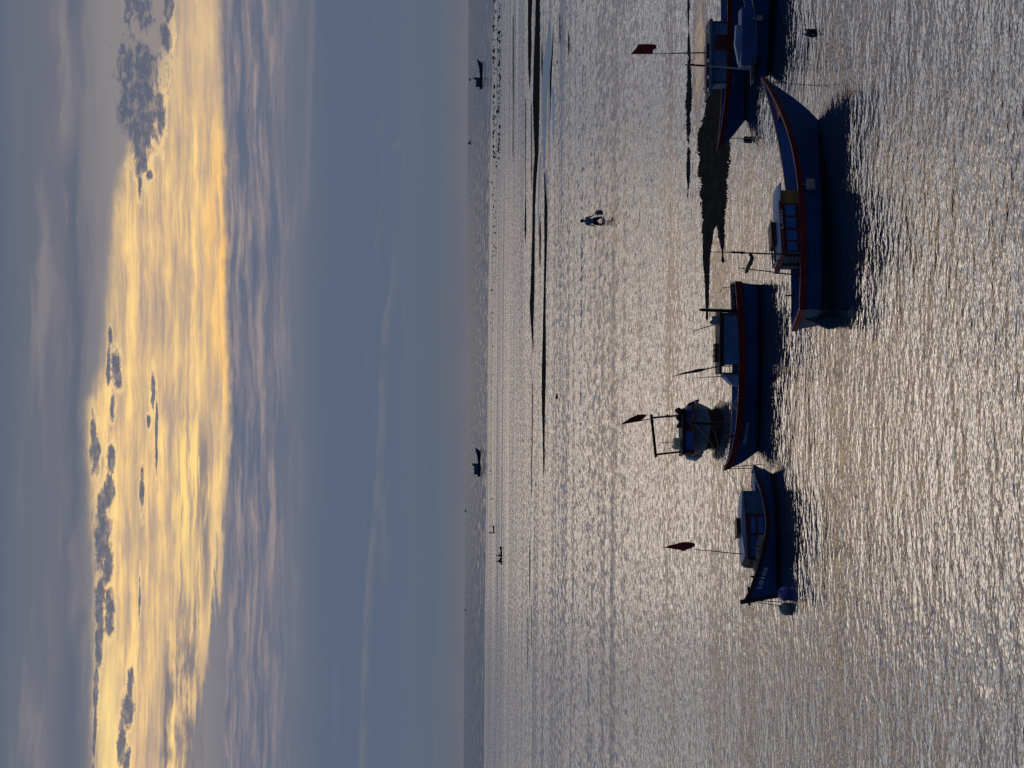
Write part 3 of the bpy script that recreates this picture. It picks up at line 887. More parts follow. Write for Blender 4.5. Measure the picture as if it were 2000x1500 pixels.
mb.tube([(p2, 0.2, zt_+0.06), (p, 0.2, zt_+0.06)], 0.018); mb.tube([(p2, -0.2, zt_+0.06), (p, -0.2, zt_+0.06)], 0.018)
for q_ in (p2+0.01, (p2+p)/2):
    mb.tube([(q_, 0.2, zt_-0.07), (q_, 0.2, zt_+0.06), (q_, -0.2, zt_+0.06), (q_, -0.2, zt_-0.07)], 0.014)
mb.build('roof_rack', M['redd'], cab)
pole(b, [(1388,492),(1440,493),(1470,494.5),(1531,497),(1566,498)], [cw]*5, [0.008,0.014,0.018,0.020,0.020], M['redd'])
mb = MB(); mb.tube([b.pt(x, y, cw) for x, y in [(1426,492),(1433,492.6),(1441,493),(1450,493.6),(1458,494)]], [0.012,0.03,0.022,0.035,0.012])
mb.build('furled_cloth', M['redd'], b.root, True)
pole(b, [(1441,523),(1500,530),(1520,533),(1562,538)], [-cw-0.05]*4, [0.010,0.014,0.016,0.018], M['dark'])
mb = MB(); mb.tube([b.pt(1465,496,cw-0.05), b.pt(1469,503,0.3), b.pt(1466,513,0.05), b.pt(1461,522,-0.25), b.pt(1458,530,-cw-0.05), b.pt(1456,534,-cw-0.07)], [0.035,0.05,0.055,0.05,0.045,0.02])
mb.build('hanging_cloth', M['green'], b.root, True)
# rudder and stern post
xs, zs = b.top(0)
mb = MB(); mb.prism([(b.xbeg(0.45)-0.005, 0.45), (b.xbeg(0.45)-0.10, 0.45), (b.xbeg(0.1)-0.30, 0.10), (b.xbeg(-0.2)-0.30, -0.22), (b.xbeg(-0.2)-0.01, -0.22)], -0.025, 0.025)
mb.build('rudder', M['steel'], b.root)
mb = MB(); mb.tube([(b.xbeg(0.40)-0.05, 0, 0.44), (xs+0.1, 0, zs+0.10), (xs+0.75, 0, zs+0.02)], 0.022); mb.build('tiller', M['dark'], b.root, True)
xq = b.loc(1560, 556, 0)[0]
for sgn in (1, -1):
    mb = MB(); mb.tube([(xq, sgn*0.62, b.zsheer(xq)-0.02), (xq, sgn*0.62, b.zsheer(xq)+0.16)], 0.02)
    mb.build('oar_pin', M['dark'], b.root, True)
# things on it
mb = MB()
wN = b.width(b.loc(1580, 361, 0.8)[0], 0.5)
x, z = b.loc(1593, 372, wN+0.05); x2, z2 = b.loc(1572, 351, wN+0.05)
mb.box(x, x2, N*(wN+0.045), N*(wN+0.15), z, z2-0.02, bev=0.05, jit=0.006)
mb.tube([((x+x2)/2, N*(wN+0.08), z2-0.03), ((x+x2)/2, N*(wN+0.09), z2+0.06), ((x+x2)/2, N*(wN-0.1), z2+0.1)], 0.012)
loose(b, 'fender', mb, M['fend'], 'square grey canvas fender hung over the red rail of the nearest boat', 'fender')
BN = b
sp = b.world(b.pt(1572, 640, 0.0)); g1 = ground(1590, 703)
rope([sp, (g1.x, g1.y, -0.02)], 'thin rope slanting from the stern of the nearest boat into the water', r=0.009)
bp2 = b.world((b.tip[0]-0.1, 0, b.tip[1]-0.12)); g2 = ground(1604, 168)
rope([bp2, (g2.x, g2.y, -0.02)], 'thin anchor rope dropping from the raked bow of the nearest boat', name='anchor_rope', r=0.007)

# ============ centre boat with the name on its bow
b = Boat('fishing_boat', 'dark blue boat with broad maroon rail and lettered bow pointing left, in the middle', 'fishing boat', (1481, 881), (1483, 557), GRP, beam=1.5)
b.shape(sheer=[(1437,552),(1441,600),(1443.5,650),(1445,700),(1444,740),(1443,780),(1440,820),(1437,847),(1432,872),(1426,896)],
        stem=[(1414,918),(1444,907),(1462,895),(1481,881)], stern=[(1437,553),(1462,556),(1483,557)],
        hb=[(0,0.55),(0.15,0.66),(0.4,0.75),(0.62,0.72),(0.8,0.5),(0.92,0.24),(1.0,0.03)], boot=(0.13, 0.08))
b.hull([M['blue'], M['bottom'], M['blue']]); b.rail(0.19, M['red'], t_=0.035); b.deck(0.3, M['blue'], M['deckb'])
N = b.near
b.text('ORGULLOSO', 1457.5, 868, 1463.0, 825, 6.2, M['letter'], b.root, 'painted_name')
cw = 0.46
xa, _ = b.loc(1440, 611, cw); xf, _ = b.loc(1440, 712, cw); xc, _ = b.loc(1440, 731, cw)
_, zr = b.loc(1410, 660, cw); zd = b.zsheer(xa)-0.3
mb = MB(); mb.box(xa, xf, -cw, cw, zd, zr); cab = mb.build('cabin', M['blue2'], b.root)
mb = MB(); mb.box(xa-0.05, xc, -cw-0.05, cw+0.05, zr+0.002, zr+0.075); mb.build('roof', M['dark'], cab)
mb = MB()
for sd_ in (1, -1):
    for xx in (xc-0.05,):
        mb.box(xx, xx+0.04, sd_*cw-0.02, sd_*cw+0.02, zd, zr)
mb.build('canopy_post', M['dark'], cab)
mb = MB(); mb.box(xf+0.03, xf+0.05, -cw*0.9, cw*0.9, zd, zr-0.05); mb.build('door', M['dark'], cab)
mb = MB(); p, q = b.loc(1400, 671, 0.2)[0], b.loc(1400, 707, 0.2)[0]; z0 = zr+0.077
k = 9; top = [(p+(q-p)*i/k, z0+0.10+0.02*math.sin(i*2.3)) for i in range(k+1)]
mb.prism([(p, z0)]+top+[(q, z0)], -0.2, 0.2); mb.build('roof_hatch', M['redd'], cab)
mb = MB(); mb.box(xa+0.02, xa+0.07, N*cw, N*(cw+0.02), zd, zr-0.01); mb.box(xa, xf, N*cw, N*(cw+0.018), zr-0.05, zr-0.01)
mb.build('corner_trim', M['dark'], cab)
# stern post, rails
pole(b, [(1366,605),(1372,605.4),(1405,606.5),(1441,608)], [0.35]*4, [0.025,0.045,0.05,0.055], M['dark'], 'timber_post')
pole(b, [(1405,573),(1408,568),(1411,562),(1424,561),(1437,560)], [0.4]*5, 0.010, M['metal'], 'stern_rail')
mastp = pole(b, [(1312,736),(1335,729),(1360,725),(1375,722),(1404,715),(1440,706)], [0.3]*6, [0.006,0.012,0.015,0.017,0.018,0.020], M['redd'])
mb = MB(); mb.tube([b.pt(x, y, 0.3) for x, y in [(1322,733),(1338,728.5),(1350,726.5),(1360,724.4),(1370,722.6),(1380,720.5)]], [0.01,0.03,0.034,0.05,0.042,0.014])
mb.build('furled_flag', M['redd'], mastp, True)
pole(b, [(1362,738),(1385,736.5),(1410,735),(1441,733)], [0.35]*4, [0.008,0.011,0.014,0.016], M['dark'], 'canopy_pole')
st = pole(b, [(1353,647),(1380,638.5),(1404,631),(1409,629)], [0.1]*4, [0.008,0.013,0.015,0.015], M['dark'], 'boat_hook')
flag(b, [(1389,618),(1404,616),(1404,632),(1388,634),(1386,628),(1391,624)], 0.12, M['flagw'], st, 'white_rag', 0.03)
pole(b, [(1415,851),(1425,852),(1437,853)], [0.25]*3, [0.03,0.033,0.036], M['redd'], 'mooring_bitt')
mb = MB(); mb.tube([b.pt(x, y, 0.0) for x, y in [(1425,897),(1419,905),(1414,911),(1414,917),(1420,914)]], 0.014); mb.build('bow_ring', M['dark'], b.root, True)
# loose gear
mb = MB()
p, q = b.loc(1441, 756, 0.3)[0], b.loc(1441, 729, 0.3)[0]
zt1 = b.loc(1411, 733, 0.3)[1]; zdk = b.zsheer(q)-0.26
prof = [(q, zdk), (q, zt1), (q+(p-q)*0.22, zt1-0.01), (q+(p-q)*0.55, zt1-0.13), (q+(p-q)*0.86, zt1-0.27), (p, zdk+0.12), (p, zdk)]
n = len(prof); vs = []
for yy, kx in ((-0.42, 0.9), (-0.2, 1.0), (0.05, 0.97), (0.28, 1.0), (0.42, 0.92)):
    vs += [(x+random.uniform(-.015,.015), yy, zdk+(z-zdk)*kx+random.uniform(-.012,.012)) for x, z in prof]
fs = [tuple(range(n)), tuple(range(5*n-1, 4*n-1, -1))]
for i in range(4):
    fs += [(i*n+k, (i+1)*n+k, (i+1)*n+(k+1) % n, i*n+(k+1) % n) for k in range(n)]
mb.add(vs, fs); loose(b, 'tarpaulin', mb, M['tarp'], 'pale blue tarpaulin heaped in front of the cabin of the lettered boat', 'tarpaulin')
mb = MB()
for k in range(9):
    yy = 560+k*6; x, z = b.loc(1441, yy, 0.25)
    mb.blob((x, random.uniform(0.1, 0.35)*N, b.zsheer(x)-0.05), (0.11, 0.2, random.uniform(0.09, 0.15)), 2, 0.2, k)
loose(b, 'fishing_net', mb, M['netd'], 'heap of dark nets on the stern of the lettered boat', 'net', smooth=True)
mb = MB(); x, z = b.loc(1440, 793, 0.2); mb.blob((x, 0.2*N, b.zsheer(x)-0.06), (0.16, 0.2, 0.19), 2, 0.2, 5); mb.blob((x+0.16*b.rd, 0.15*N, b.zsheer(x)-0.1), (0.13, 0.16, 0.14), 2, 0.2, 8)
loose(b, 'bundle', mb, M['sack'], 'blue grey bundle lying by the maroon rail forward of midships', 'bundle', smooth=True)
tp = b.world((b.tip[0]-0.05, 0, b.tip[1]-0.05))
for (dx_, gx, gy) in ((0.0, 1530, 914), (0.03, 1521, 922)):
    g1 = ground(gx-38, gy); rope([tp+Vector((dx_, 0.05*dx_, -0.05)), (tp.x+dx_*4, tp.y-0.1, -0.02)], 'anchor rope hanging straight down from the maroon bow tip' if dx_ == 0 else 'second slacker anchor rope just left of the maroon bow tip', 'anchor_rope', r=0.011)
BC = b

# ============ small boat seen bow-on
b = Boat('fishing_boat', 'small blue boat seen bow on with a goalpost frame and red pennant', 'fishing boat', (1408, 829), (1379, 843), GRP, beam=1.6)
def setz(b, sheer_z, stem_z, hb, boot):
    b.hbt = hb; L = b.L/2
    b.stemt = sorted([(z, L+dx) for dx, z in stem_z]); b.sternt = [(-0.3, -L+0.1), (0.9, -L-0.1)]
    b.tip = (b.stemt[-1][1], b.stemt[-1][0]); b.x0 = -L-0.1
    b.sht = sorted([(-L-0.1+(t*(b.tip[0]+L+0.1)), z) for t, z in sheer_z] + [b.tip]); b.boot = boot
setz(b, [(0,0.80),(0.2,0.70),(0.45,0.64),(0.7,0.72),(0.88,0.9)], [(0.0,0.0),(0.25,0.5),(0.55,1.05)],
     [(0,0.76),(0.2,0.90),(0.45,0.92),(0.65,0.84),(0.82,0.58),(0.93,0.28),(1,0.03)], (0.20, 0.34))
b.full = 0.30; b.hull([M['teal'], M['brownb'], M['teal']]); b.rail(0.07, M['redd'], t_=0.03); b.deck(0.3, M['blue'], M['deckb'])
L2 = b.L/2
mb = MB(); mb.tube([(L2+0.03, 0, -0.25), (L2+0.06, 0, 0.05), (L2+0.30, 0, 0.5), (L2+0.62, 0, 1.10)], [0.06,0.06,0.055,0.05]); mb.build('stem_post', M['dark'], b.root)
# cabin in the forward half, facing the camera
cx = -0.3; zc0 = 0.35
PX = b.mid.y/F*1.0
def zc(xt): return b.loc2(xt)
def fp(xt, yt, x):
    """pixel -> local (y,z) on the cross plane at local x"""
    n = b.ax; d = ray(xt, yt); o = b.mid + b.ax*x
    t = (o-CAM).dot(n)/d.dot(n); p = CAM+d*t
    return ((p-b.mid).dot(b.lat), p.z)
yl, z1 = fp(1337, 886, cx); yr, _ = fp(1337, 812, cx); _, z0 = fp(1364, 860, cx)
ylo, yhi = min(yl, yr), max(yl, yr)
mb = MB(); mb.box(cx-1.0, cx, ylo, yhi, 0.30, z1-0.01); cab = mb.build('cabin', M['redd'], b.root)
mb = MB(); pa, pz = fp(1339, 878, cx+0.02); pb, pz2 = fp(1362, 843, cx+0.02)
mb.box(cx+0.002, cx+0.02, min(pa, pb), max(pa, pb), pz2, pz, bev=0.006); mb.build('window', M['blue3'], cab)
mb = MB(); pa, pz = fp(1341, 824, cx+0.02); pb, pz2 = fp(1360, 815, cx+0.02)
mb.box(cx+0.002, cx+0.02, min(pa, pb), max(pa, pb), pz2, pz, bev=0.006); mb.build('window', M['blue'], cab)
mb = MB(); mb.box(cx-1.1, cx+0.12, ylo-0.05, yhi+0.05, z1, z1+0.09, bev=0.03); mb.build('roof', M['dark'], cab)
# goalpost frame
fx = cx-0.5
a0 = fp(1332, 882, fx); a1 = fp(1281, 888, fx); c0 = fp(1322, 811, fx); c1 = fp(1274, 816, fx)
e0 = fp(1272, 809, fx); e1 = fp(1281, 893, fx)
mb = MB()
mb.tube([(fx, a0[0], z1+0.05), (fx, a1[0], a1[1])], 0.035); mb.tube([(fx, c0[0], z1+0.05), (fx, c1[0], c1[1])], 0.032)
mb.tube([(fx, e0[0], e0[1]), (fx, e1[0], e1[1])], 0.05)
k1 = fp(1287, 813, fx); k2 = fp(1286, 806, fx); k3 = fp(1304, 812, fx)
mb.tube([(fx, k1[0], k1[1]), (fx, k2[0], k1[1]), (fx, k2[0], k1[1]+0.03)], 0.015)
mb.blob((fx, k3[0], k3[1]), (0.06, 0.06, 0.05), 2, 0.1, 3)
mb.build('mast_frame', M['dark'], b.root)
s0 = fp(1274, 817, fx); s1 = fp(1262, 820, fx); s2 = fp(1213, 829, fx)
mb = MB(); mb.tube([(fx, s0[0], s0[1]), (fx, s1[0], s1[1]), (fx, s2[0], s2[1])], [0.02,0.014,0.006]); fpole = mb.build('flagpole', M['metal'], b.root)
def fflag(pts, mat, name, dx_=0.0):
    bm = bmesh.new(); vs = [bm.verts.new((fx+dx_, *fp(x, y, fx))) for x, y in pts]; bm.faces.new(vs)
    bmesh.ops.triangulate(bm, faces=list(bm.faces)); bmesh.ops.subdivide_edges(bm, edges=list(bm.edges), cuts=3, use_grid_fill=True)
    for v in bm.verts: v.co.x += 0.05*math.sin(v.co.y*11+v.co.z*8)
    bmesh.ops.solidify(bm, geom=list(bm.faces), thickness=0.006)
    me = bpy.data.meshes.new(name); bm.to_mesh(me); bm.free(); me.materials.append(mat)
    o = bpy.data.objects.new(name, me); COL.objects.link(o); o.parent = fpole
fflag([(1212,829),(1230,817),(1246,809.5),(1252,810.5),(1265,809),(1253,821.5)], M['flag'], 'flag')
fflag([(1232,819),(1246,812),(1249,816),(1240,820)], M['flago'], 'flag_emblem', 0.025)
an0 = fp(1316, 861, fx); an1 = fp(1289, 865.5, fx)
mb = MB(); mb.tube([(fx+0.1, an0[0], z1+0.05), (fx+0.1, an1[0], an1[1])], 0.012); mb.build('antenna', M['metal'], b.root)
# white-lipped quarter
mb = MB()
q = [fp(1366, 878, -1.2), fp(1367, 889, -1.2), fp(1358, 895, -1.2), fp(1343, 893, -1.2), fp(1340, 884, -1.2)]
mb.tube([(-1.2, *p) for p in q], [0.07,0.10,0.11,0.10,0.07]); tag(mb.build('rolled_rubbing_strake', M['white'], b.root, True), 'white painted stern quarter')
# gear
def placed(mb, name, mat, label, cat, smooth=False): return loose(b, name, mb, mat, label, cat, smooth=smooth)
ja = fp(1314, 878, fx+0.3); jb = fp(1330, 855, fx+0.3)
zj = z1+0.092
mb = MB(); mb.box(fx+0.15, fx+0.45, min(ja[0], jb[0]), max(ja[0], jb[0]), zj, zj+abs(ja[1]-jb[1]), bev=0.05)
mb.tube([(fx+0.3, ja[0]+0.1*(1 if jb[0] > ja[0] else -1), zj+abs(ja[1]-jb[1])-0.01), (fx+0.3, ja[0]+0.1*(1 if jb[0] > ja[0] else -1), zj+abs(ja[1]-jb[1])+0.03)], 0.04)
placed(mb, 'jerry_can', M['cream'], 'cream plastic jerry can on the roof of the bow on boat', 'jerry can')
mb = MB()
for i, (xt, yt) in enumerate([(1326,801),(1330,808),(1327,815),(1333,822),(1329,829),(1336,804),(1338,812)]):
    p = fp(xt, yt, cx-0.1); mb.blob((cx-0.15-0.03*i, p[0], p[1]), (0.14, 0.11, 0.10), 2, 0.22, i)
placed(mb, 'fishing_net', M['netd'], 'dark net heaped on the right side of the bow on boat', 'net', True)
f0 = fp(1343, 791.5, 0.0); f1 = fp(1365, 782, 0.0)
mb = MB(); mb.tube([(0, f0[0], f0[1]), (0, f0[0]*0.85+f1[0]*0.15, f0[1]*0.85+f1[1]*0.15), (0, f0[0]*0.15+f1[0]*0.85, f0[1]*0.15+f1[1]*0.85), (0, f1[0], f1[1])], [0.03,0.055,0.055,0.03], 10)
m_ = fp(1354, 791, 0.0); mb.tube([(0, (f0[0]+f1[0])/2, (f0[1]+f1[1])/2), (-0.1, m_[0]*0.8, b.zsheer(-0.1)+0.03)], 0.02)
placed(mb, 'fender', M['rubber'], 'black rubber fender sticking out on the right of the bow on boat', 'fender', True)
t0_ = b.world((L2+0.5, 0, 1.0)); g1 = ground(1404, 880)
rope([t0_, b.world((L2+0.3, 0.35, 0.45)), (g1.x, g1.y, -0.02)], 'pale rope looping from the stem of the bow on boat', r=0.010, mat=M['fend'])
rope([b.world((L2+0.5, 0, 0.95)), tp+Vector((-0.05, 0, 0.02))], 'mooring rope from the bow on boat to the maroon bow tip', r=0.009)
g2 = ground(1440, 967)
rope([tp+Vector((-0.05, 0, -0.02)), (g2.x, g2.y, -0.02)], 'rope running on from the maroon bow tip into the water', r=0.009)
B5 = b

# ============ left boat with number and bow bitts
b = Boat('fishing_boat', 'short blue double ended boat with numbered bow, leftmost of the moored boats', 'fishing boat', (1523, 1163), (1509, 926), GRP, beam=1.3)
b.shape(sheer=[(1477,932),(1487,956),(1492,978),(1496,1000),(1498,1022),(1496,1044),(1491,1070),(1486,1092),(1479,1114),(1472,1134),(1465,1154)],
        stem=[(1452,1173),(1470,1171),(1500,1166),(1523,1163)], stern=[(1466,908),(1490,917),(1509,926)],
        hb=[(0,0.06),(0.08,0.30),(0.2,0.5),(0.4,0.63),(0.62,0.62),(0.8,0.45),(0.92,0.22),(1,0.03)], boot=(0.10, 0.10))
b.hull([M['blue'], M['bottom'], M['blue']]); b.rail(0.085, M['redd'], t_=0.03); b.deck(0.2, M['blue2'], M['deckb'])
N = b.near
b.rail(0.0, M['rooft'], t_=0.0, name='rail_cap', up=0.045, t0=0.02, t1=0.6, transom=False)
b.text('L0109', 1487.5, 1147.5, 1500.5, 1111, 8.5, M['letter'], b.root, 'registration_number')
mb = MB(); mb.tube([b.pt(1524,1163.5,0), b.pt(1500,1167,0), b.pt(1472,1172.5,0), b.pt(1446,1176,0)], [0.05,0.055,0.06,0.065]); mb.build('stem_post', M['dark'], b.root)
x, z = b.loc(1463, 1165, 0.0); 
mb = MB(); p, q = b.loc(1463, 1146, 0.0)[0], b.loc(1463, 1182, 0.0)[0]
mb.tube([(p, 0.0, z), (q, 0.0, z)], 0.036, 10); mb.build('bow_bitt', M['dark'], b.root, True)
pole(b, [(1466,1126),(1478,1126.5)], [0.0, 0.0], 0.03, M['dark'], 'cleat')
cw = 0.38
xA, _ = b.loc(1480, 958, cw); xB, _ = b.loc(1480, 1003.5, cw); xC, _ = b.loc(1480, 1044, cw); xD, _ = b.loc(1480, 1086, cw)
_, zr = b.loc(1456, 1020, cw); _, zra = b.loc(1451.5, 960, cw); zd = min(b.zsheer(xB), b.zsheer(xC))-0.2
mb = MB(); mb.box(xA, xB-0.002, -cw, cw, zd, zra-0.01); cab = mb.build('cabin', M['steel'], b.root)
mb = MB(); mb.box(xB, xC, -cw, cw, zd, zr); mb.build('window_wall', M['redd'], cab)
mb = MB(); mb.box(xC+0.002, xD, -cw+0.01, cw-0.01, zd, zr-0.02); mb.build('cabin_front', M['blue'], cab)
for sd_ in (1, -1):
    for (x0t, x1t) in ((1467, 1476), (1481, 1491)):
        p, q = b.loc(1470, 1010, cw)[0], b.loc(1470, 1040, cw)[0]
        za, zb = b.loc(x0t, 1025, cw)[1], b.loc(x1t, 1025, cw)[1]
        mb = MB(); mb.box(p, q, sd_*(cw+0.0015), sd_*(cw+0.014), zb, za, bev=0.004); mb.build('window', M['pane'], cab)
mb = MB(); mb.box(xC-0.02, xD+0.06, -cw-0.05, cw+0.05, zr-0.06, zr+0.0, bev=0.01); mb.box(xB, xC-0.022, -cw-0.03, cw+0.03, zr-0.03, zr); mb.build('fascia', M['redd'], cab)
mb = MB()
mb.prism([(xA-0.04, zra+0.002), (xA-0.04, zra+0.03), ((xA+xB)/2, zra+0.06), (xB+0.1*(1 if xD > xA else -1), zr+0.11), (xC, zr+0.11), (xD, zr+0.07), (xD, zr+0.004), (xB, zr+0.004)], -cw-0.04, cw+0.04)
mb.build('roof', M['rooft'], cab)
mb = MB(); p, q = b.loc(1440, 1016, 0.0)[0], b.loc(1440, 1047, 0.0)[0]
mb.box(p, q, -0.2, 0.2, zr+0.112, zr+0.20, bev=0.012); mb.box(min(p,q)-0.03, max(p,q)+0.03, -0.23, 0.23, zr+0.203, zr+0.225); mb.build('roof_hatch', M['redd'], cab)
mb = MB(); xE = b.loc(1465, 1088, 0)[0]
sg = 1 if xD > xA else -1
mb.prism([(xD+0.005*sg, zd+0.1), (xD+0.09*sg, zd+0.15), (xD+0.10*sg, zr-0.08), (xD+0.03*sg, zr+0.05), (xD+0.005*sg, zr+0.05)], -cw*0.9, cw*0.9); mb.build('visor', M['dark'], cab)
fpole = pole(b, [(1355,1073),(1363,1074),(1400,1077),(1430,1080.5),(1462,1083)], [0.1]*5, [0.007,0.010,0.013,0.015,0.016], M['metal'], 'flagpole')
flag(b, [(1296,1069.5),(1310,1064),(1325,1061),(1345,1059.5),(1357,1061),(1358,1063),(1355,1069),(1350,1072),(1343,1073.5),(1335,1074),(1333,1076),(1330,1073),(1315,1071.5)], 0.1, M['flag'], fpole, 'flag')
flag(b, [(1341,1064),(1350,1062),(1356,1063),(1352,1069),(1342,1071)], 0.125, M['flagp'], fpole, 'faded_patch', 0.02)
mb = MB()
for k in range(12):
    yy = 1049+k*5; off = 0.40; x, z = b.loc(1490, yy, off)
    mb.blob((x, N*(b.hb(max(0, min(1, (x-b.x0)/(b.tip[0]-b.x0))))-0.24), b.zsheer(x)+0.02), (0.085, 0.12, 0.10+0.07*math.sin(math.pi*(k+1)/13)), 2, 0.25, k)
loose(b, 'fishing_net', mb, M['net'], 'pale grey net piled along the rail of the numbered boat', 'net', smooth=True)
# aft coaming
mb = MB(); p, q = b.loc(1470, 922, 0)[0], xA-0.02
mb.box(p, q, -0.26, 0.26, zd+0.05, b.zsheer(xA)+0.12, bev=0.03); mb.build('engine_cover', M['blue'], b.root)
pole(b, [(1445,936),(1448,950),(1452,955),(1466,956)], [0.2]*4, 0.008, M['metal'], 'exhaust_pipe')
rp = [b.world(b.pt(1473, 1173, 0)), ground(1530, 1176)]
rope([rp[0], (rp[1].x, rp[1].y, 0.02)], 'anchor rope from the numbered bow to the violet buoy', 'anchor_rope', r=0.011)
g2 = ground(1530, 1184); rope([rp[0]+Vector((-0.05, 0, -0.08)), (g2.x, g2.y, 0.02)], 'outer anchor rope from the numbered bow to the weedy grey buoy', 'anchor_rope', r=0.011)
def buoy(xt, yt, r, mat, label, sx=1.0, neck=True, grp='buoys at the numbered bow'):
    p = ground(xt, yt); mb = MB(); mb.blob((0, 0, 0), (r*sx, r, r*0.95), 3, 0.05, 4)
    if neck: mb.tube([(0, 0, r*0.8), (0, 0, r*1.12)], r*0.22); mb.tube([(r*0.12, 0, r*1.1), (0, 0, r*1.25), (-r*0.12, 0, r*1.1)], r*0.06)
    o = mb.build('buoy', mat, smooth=True); o.location = (p.x, p.y, r*0.45)
    o.rotation_euler = (0.5, 0.4, 0); return tag(o, label, 'buoy', grp)
buoy(1540, 1159, 0.20, M['buoyb'], 'round violet blue buoy floating under the numbered bow')
buoy(1541, 1189, 0.19, M['buoyg'], 'weedy grey buoy left of the violet blue one', 0.9)
B6 = b

# ============ right rear boat, cut by the frame
b = Boat('fishing_boat', 'blue boat with red rail and torn red flag beside the mud bank', 'fishing boat', (1456, 234), (1458, -130), GRP, beam=1.6)
b.shape(sheer=[(1420,-130),(1421,-60),(1421.5,0),(1422,60),(1421.5,120),(1420,160),(1418,190),(1414,220),(1408.5,256),(1404,280)],
        stem=[(1401,294),(1420,277),(1432,265),(1456,234)], stern=[(1420,-128),(1440,-130),(1458,-130)],
        hb=[(0,0.6),(0.2,0.75),(0.45,0.8),(0.65,0.7),(0.82,0.45),(0.93,0.2),(1,0.03)], boot=(0.10, 0.05))
b.hull([M['blue'], M['bottom'], M['blue']]); b.rail(0.14, M['red']); b.deck(0.26, M['blue'], M['deckb'])
N = b.near; cw = 0.5
xa, _ = b.loc(1420, 41, cw); xf, _ = b.loc(1420, 164, cw); xv, _ = b.loc(1420, 186, cw)
_, zr = b.loc(1389, 100, cw); zd = b.zsheer(xa)-0.26
mb = MB(); mb.box(xa, xf, -cw, cw, zd, zr); cab = mb.build('cabin', M['blue2'], b.root)
p, q = b.loc(1400, 68, cw)[0], b.loc(1400, 98, cw)[0]; z0, z1 = b.loc(1421, 80, cw)[1], b.loc(1397.5, 80, cw)[1]
mb = MB(); mb.box(p, q, N*cw, N*(cw+0.02), z0, z1); mb.build('door', M['redd'], cab)
mb = MB()
for yy in (43, 133, 160):
    x = b.loc(1400, yy, cw)[0]; mb.box(x-0.02, x+0.02, N*cw, N*(cw+0.015), zd, zr)
mb.build('corner_trim', M['dark'], cab)
mb = MB(); mb.box(xa-0.06, xv, -cw-0.08, cw+0.08, zr+0.002, zr+0.05); roof = mb.build('roof', M['dark'], cab)
mb = MB(); mb.box(xa-0.05, xv, N*(cw+0.081), N*(cw+0.10), zr-0.04, zr+0.05); mb.build('fascia', M['blue2'], cab)
mb = MB(); p, q = b.loc(1380, 88, 0.0)[0], b.loc(1380, 180, 0.0)[0]
mb.box(p, q, -0.25, 0.3, zr+0.052, zr+0.12, bev=0.01); mb.build('roof_box', M['redd'], cab)
mb = MB()
for yy in (60, 118, 150, 175):
    x = b.loc(1384, yy, cw)[0]; mb.box(x-0.05, x+0.05, N*(cw-0.1), N*(cw+0.05), zr+0.052, zr+0.10)
mb.build('roof_cleat', M['white'], cab)
fpole = pole(b, [(1232,105.5),(1278,105),(1304,104.5),(1308,104),(1345,103.6),(1382,103)], [0.0]*6, [0.006,0.009,0.010,0.018,0.020,0.022], M['metal'], 'flagpole')
flag(b, [(1232.5,105.2),(1240,97),(1247,86.5),(1255,88),(1258,88.5),(1268,88),(1281,86.5),(1282.5,95),(1277,93),(1276,97),(1274,106),(1255,105)], 0.0, M['flag'], fpole, 'flag', 0.05)
g1 = ground(1392, 190)
rope([b.world(b.pt(1425, 270, 0)), ground(1497, 270, -0.02)], 'anchor rope falling straight from the bow beside the mud bank', 'anchor_rope', r=0.011)
B1 = b
# floats by that bow
p = ground(1463.5, 273.5); mb = MB(); mb.box(-0.085, 0.085, -0.08, 0.08, -0.05, 0.17, bev=0.02); mb.tube([(0, 0, 0.16), (0, 0, 0.24)], 0.012)
o = mb.build('float', M['rubber']); o.location = (p.x, p.y, 0); o.rotation_euler = (0.05, 0.08, 0.3); tag(o, 'black square float on the water below the mud bank', 'float')

# ============ right front open boat, cut by the frame
b = Boat('fishing_boat', 'open blue boat with pale rail in front of the flagged boat, cut by the frame', 'fishing boat', (1505, 146), (1508, -140), GRP, beam=1.5)
b.shape(sheer=[(1462,-130),(1464,-60),(1468,-10),(1474,20),(1477,50),(1477.5,80),(1476,110),(1474,135)],
        stem=[(1469,164),(1484,155),(1505,146)], stern=[(1464,-138),(1485,-139),(1508,-140)],
        hb=[(0,0.55),(0.3,0.72),(0.6,0.72),(0.8,0.6),(0.93,0.36),(1,0.14)], boot=(0.16, 0.12))
b.hull([M['blue'], M['bottom'], M['blue']]); b.rail(0.05, M['steel'], t_=0.04); b.deck(0.22, M['blue'], M['deckb'])
N = b.near
x0, _ = b.loc(1470, 18, -0.1); x1, _ = b.loc(1470, 132, -0.1); _, zt = b.loc(1447, 80, 0.2)
mb = MB(); mb.box(x0, x1, -0.42, 0.3, b.zsheer(0)-0.2, zt, bev=0.03); mb.build('engine_box', M['blue'], b.root)
x0, z0 = b.loc(1446, 124, -0.2); x1, z1 = b.loc(1438, 50, -0.2)
mb = MB(); mb.prism([(x0, zt+0.002), (x1, zt+0.002), (x1, zt+0.10), ((x0+x1)/2, zt+0.13), (x0, zt+0.02)], -0.34, -0.05); mb.build('folded_cover', M['rooft'], b.root)
mast = pole(b, [(1338,126),(1345,126.8),(1378,128.5),(1388,129.5),(1446,134),(1474,137)], [0.1]*6, [0.007,0.010,0.018,0.020,0.022,0.024], M['grey'])
mb = MB(); mb.tube([b.pt(x, y, 0.1) for x, y in [(1337,125.9),(1345,126.8),(1350,126.4),(1358,127.4),(1366,127.8),(1377,128.4)]], [0.01,0.026,0.036,0.026,0.032,0.024]); mb.build('furled_flag', M['red'], mast, True)
wN = b.width(b.loc(1482, 36, 0.7)[0], 0.35)
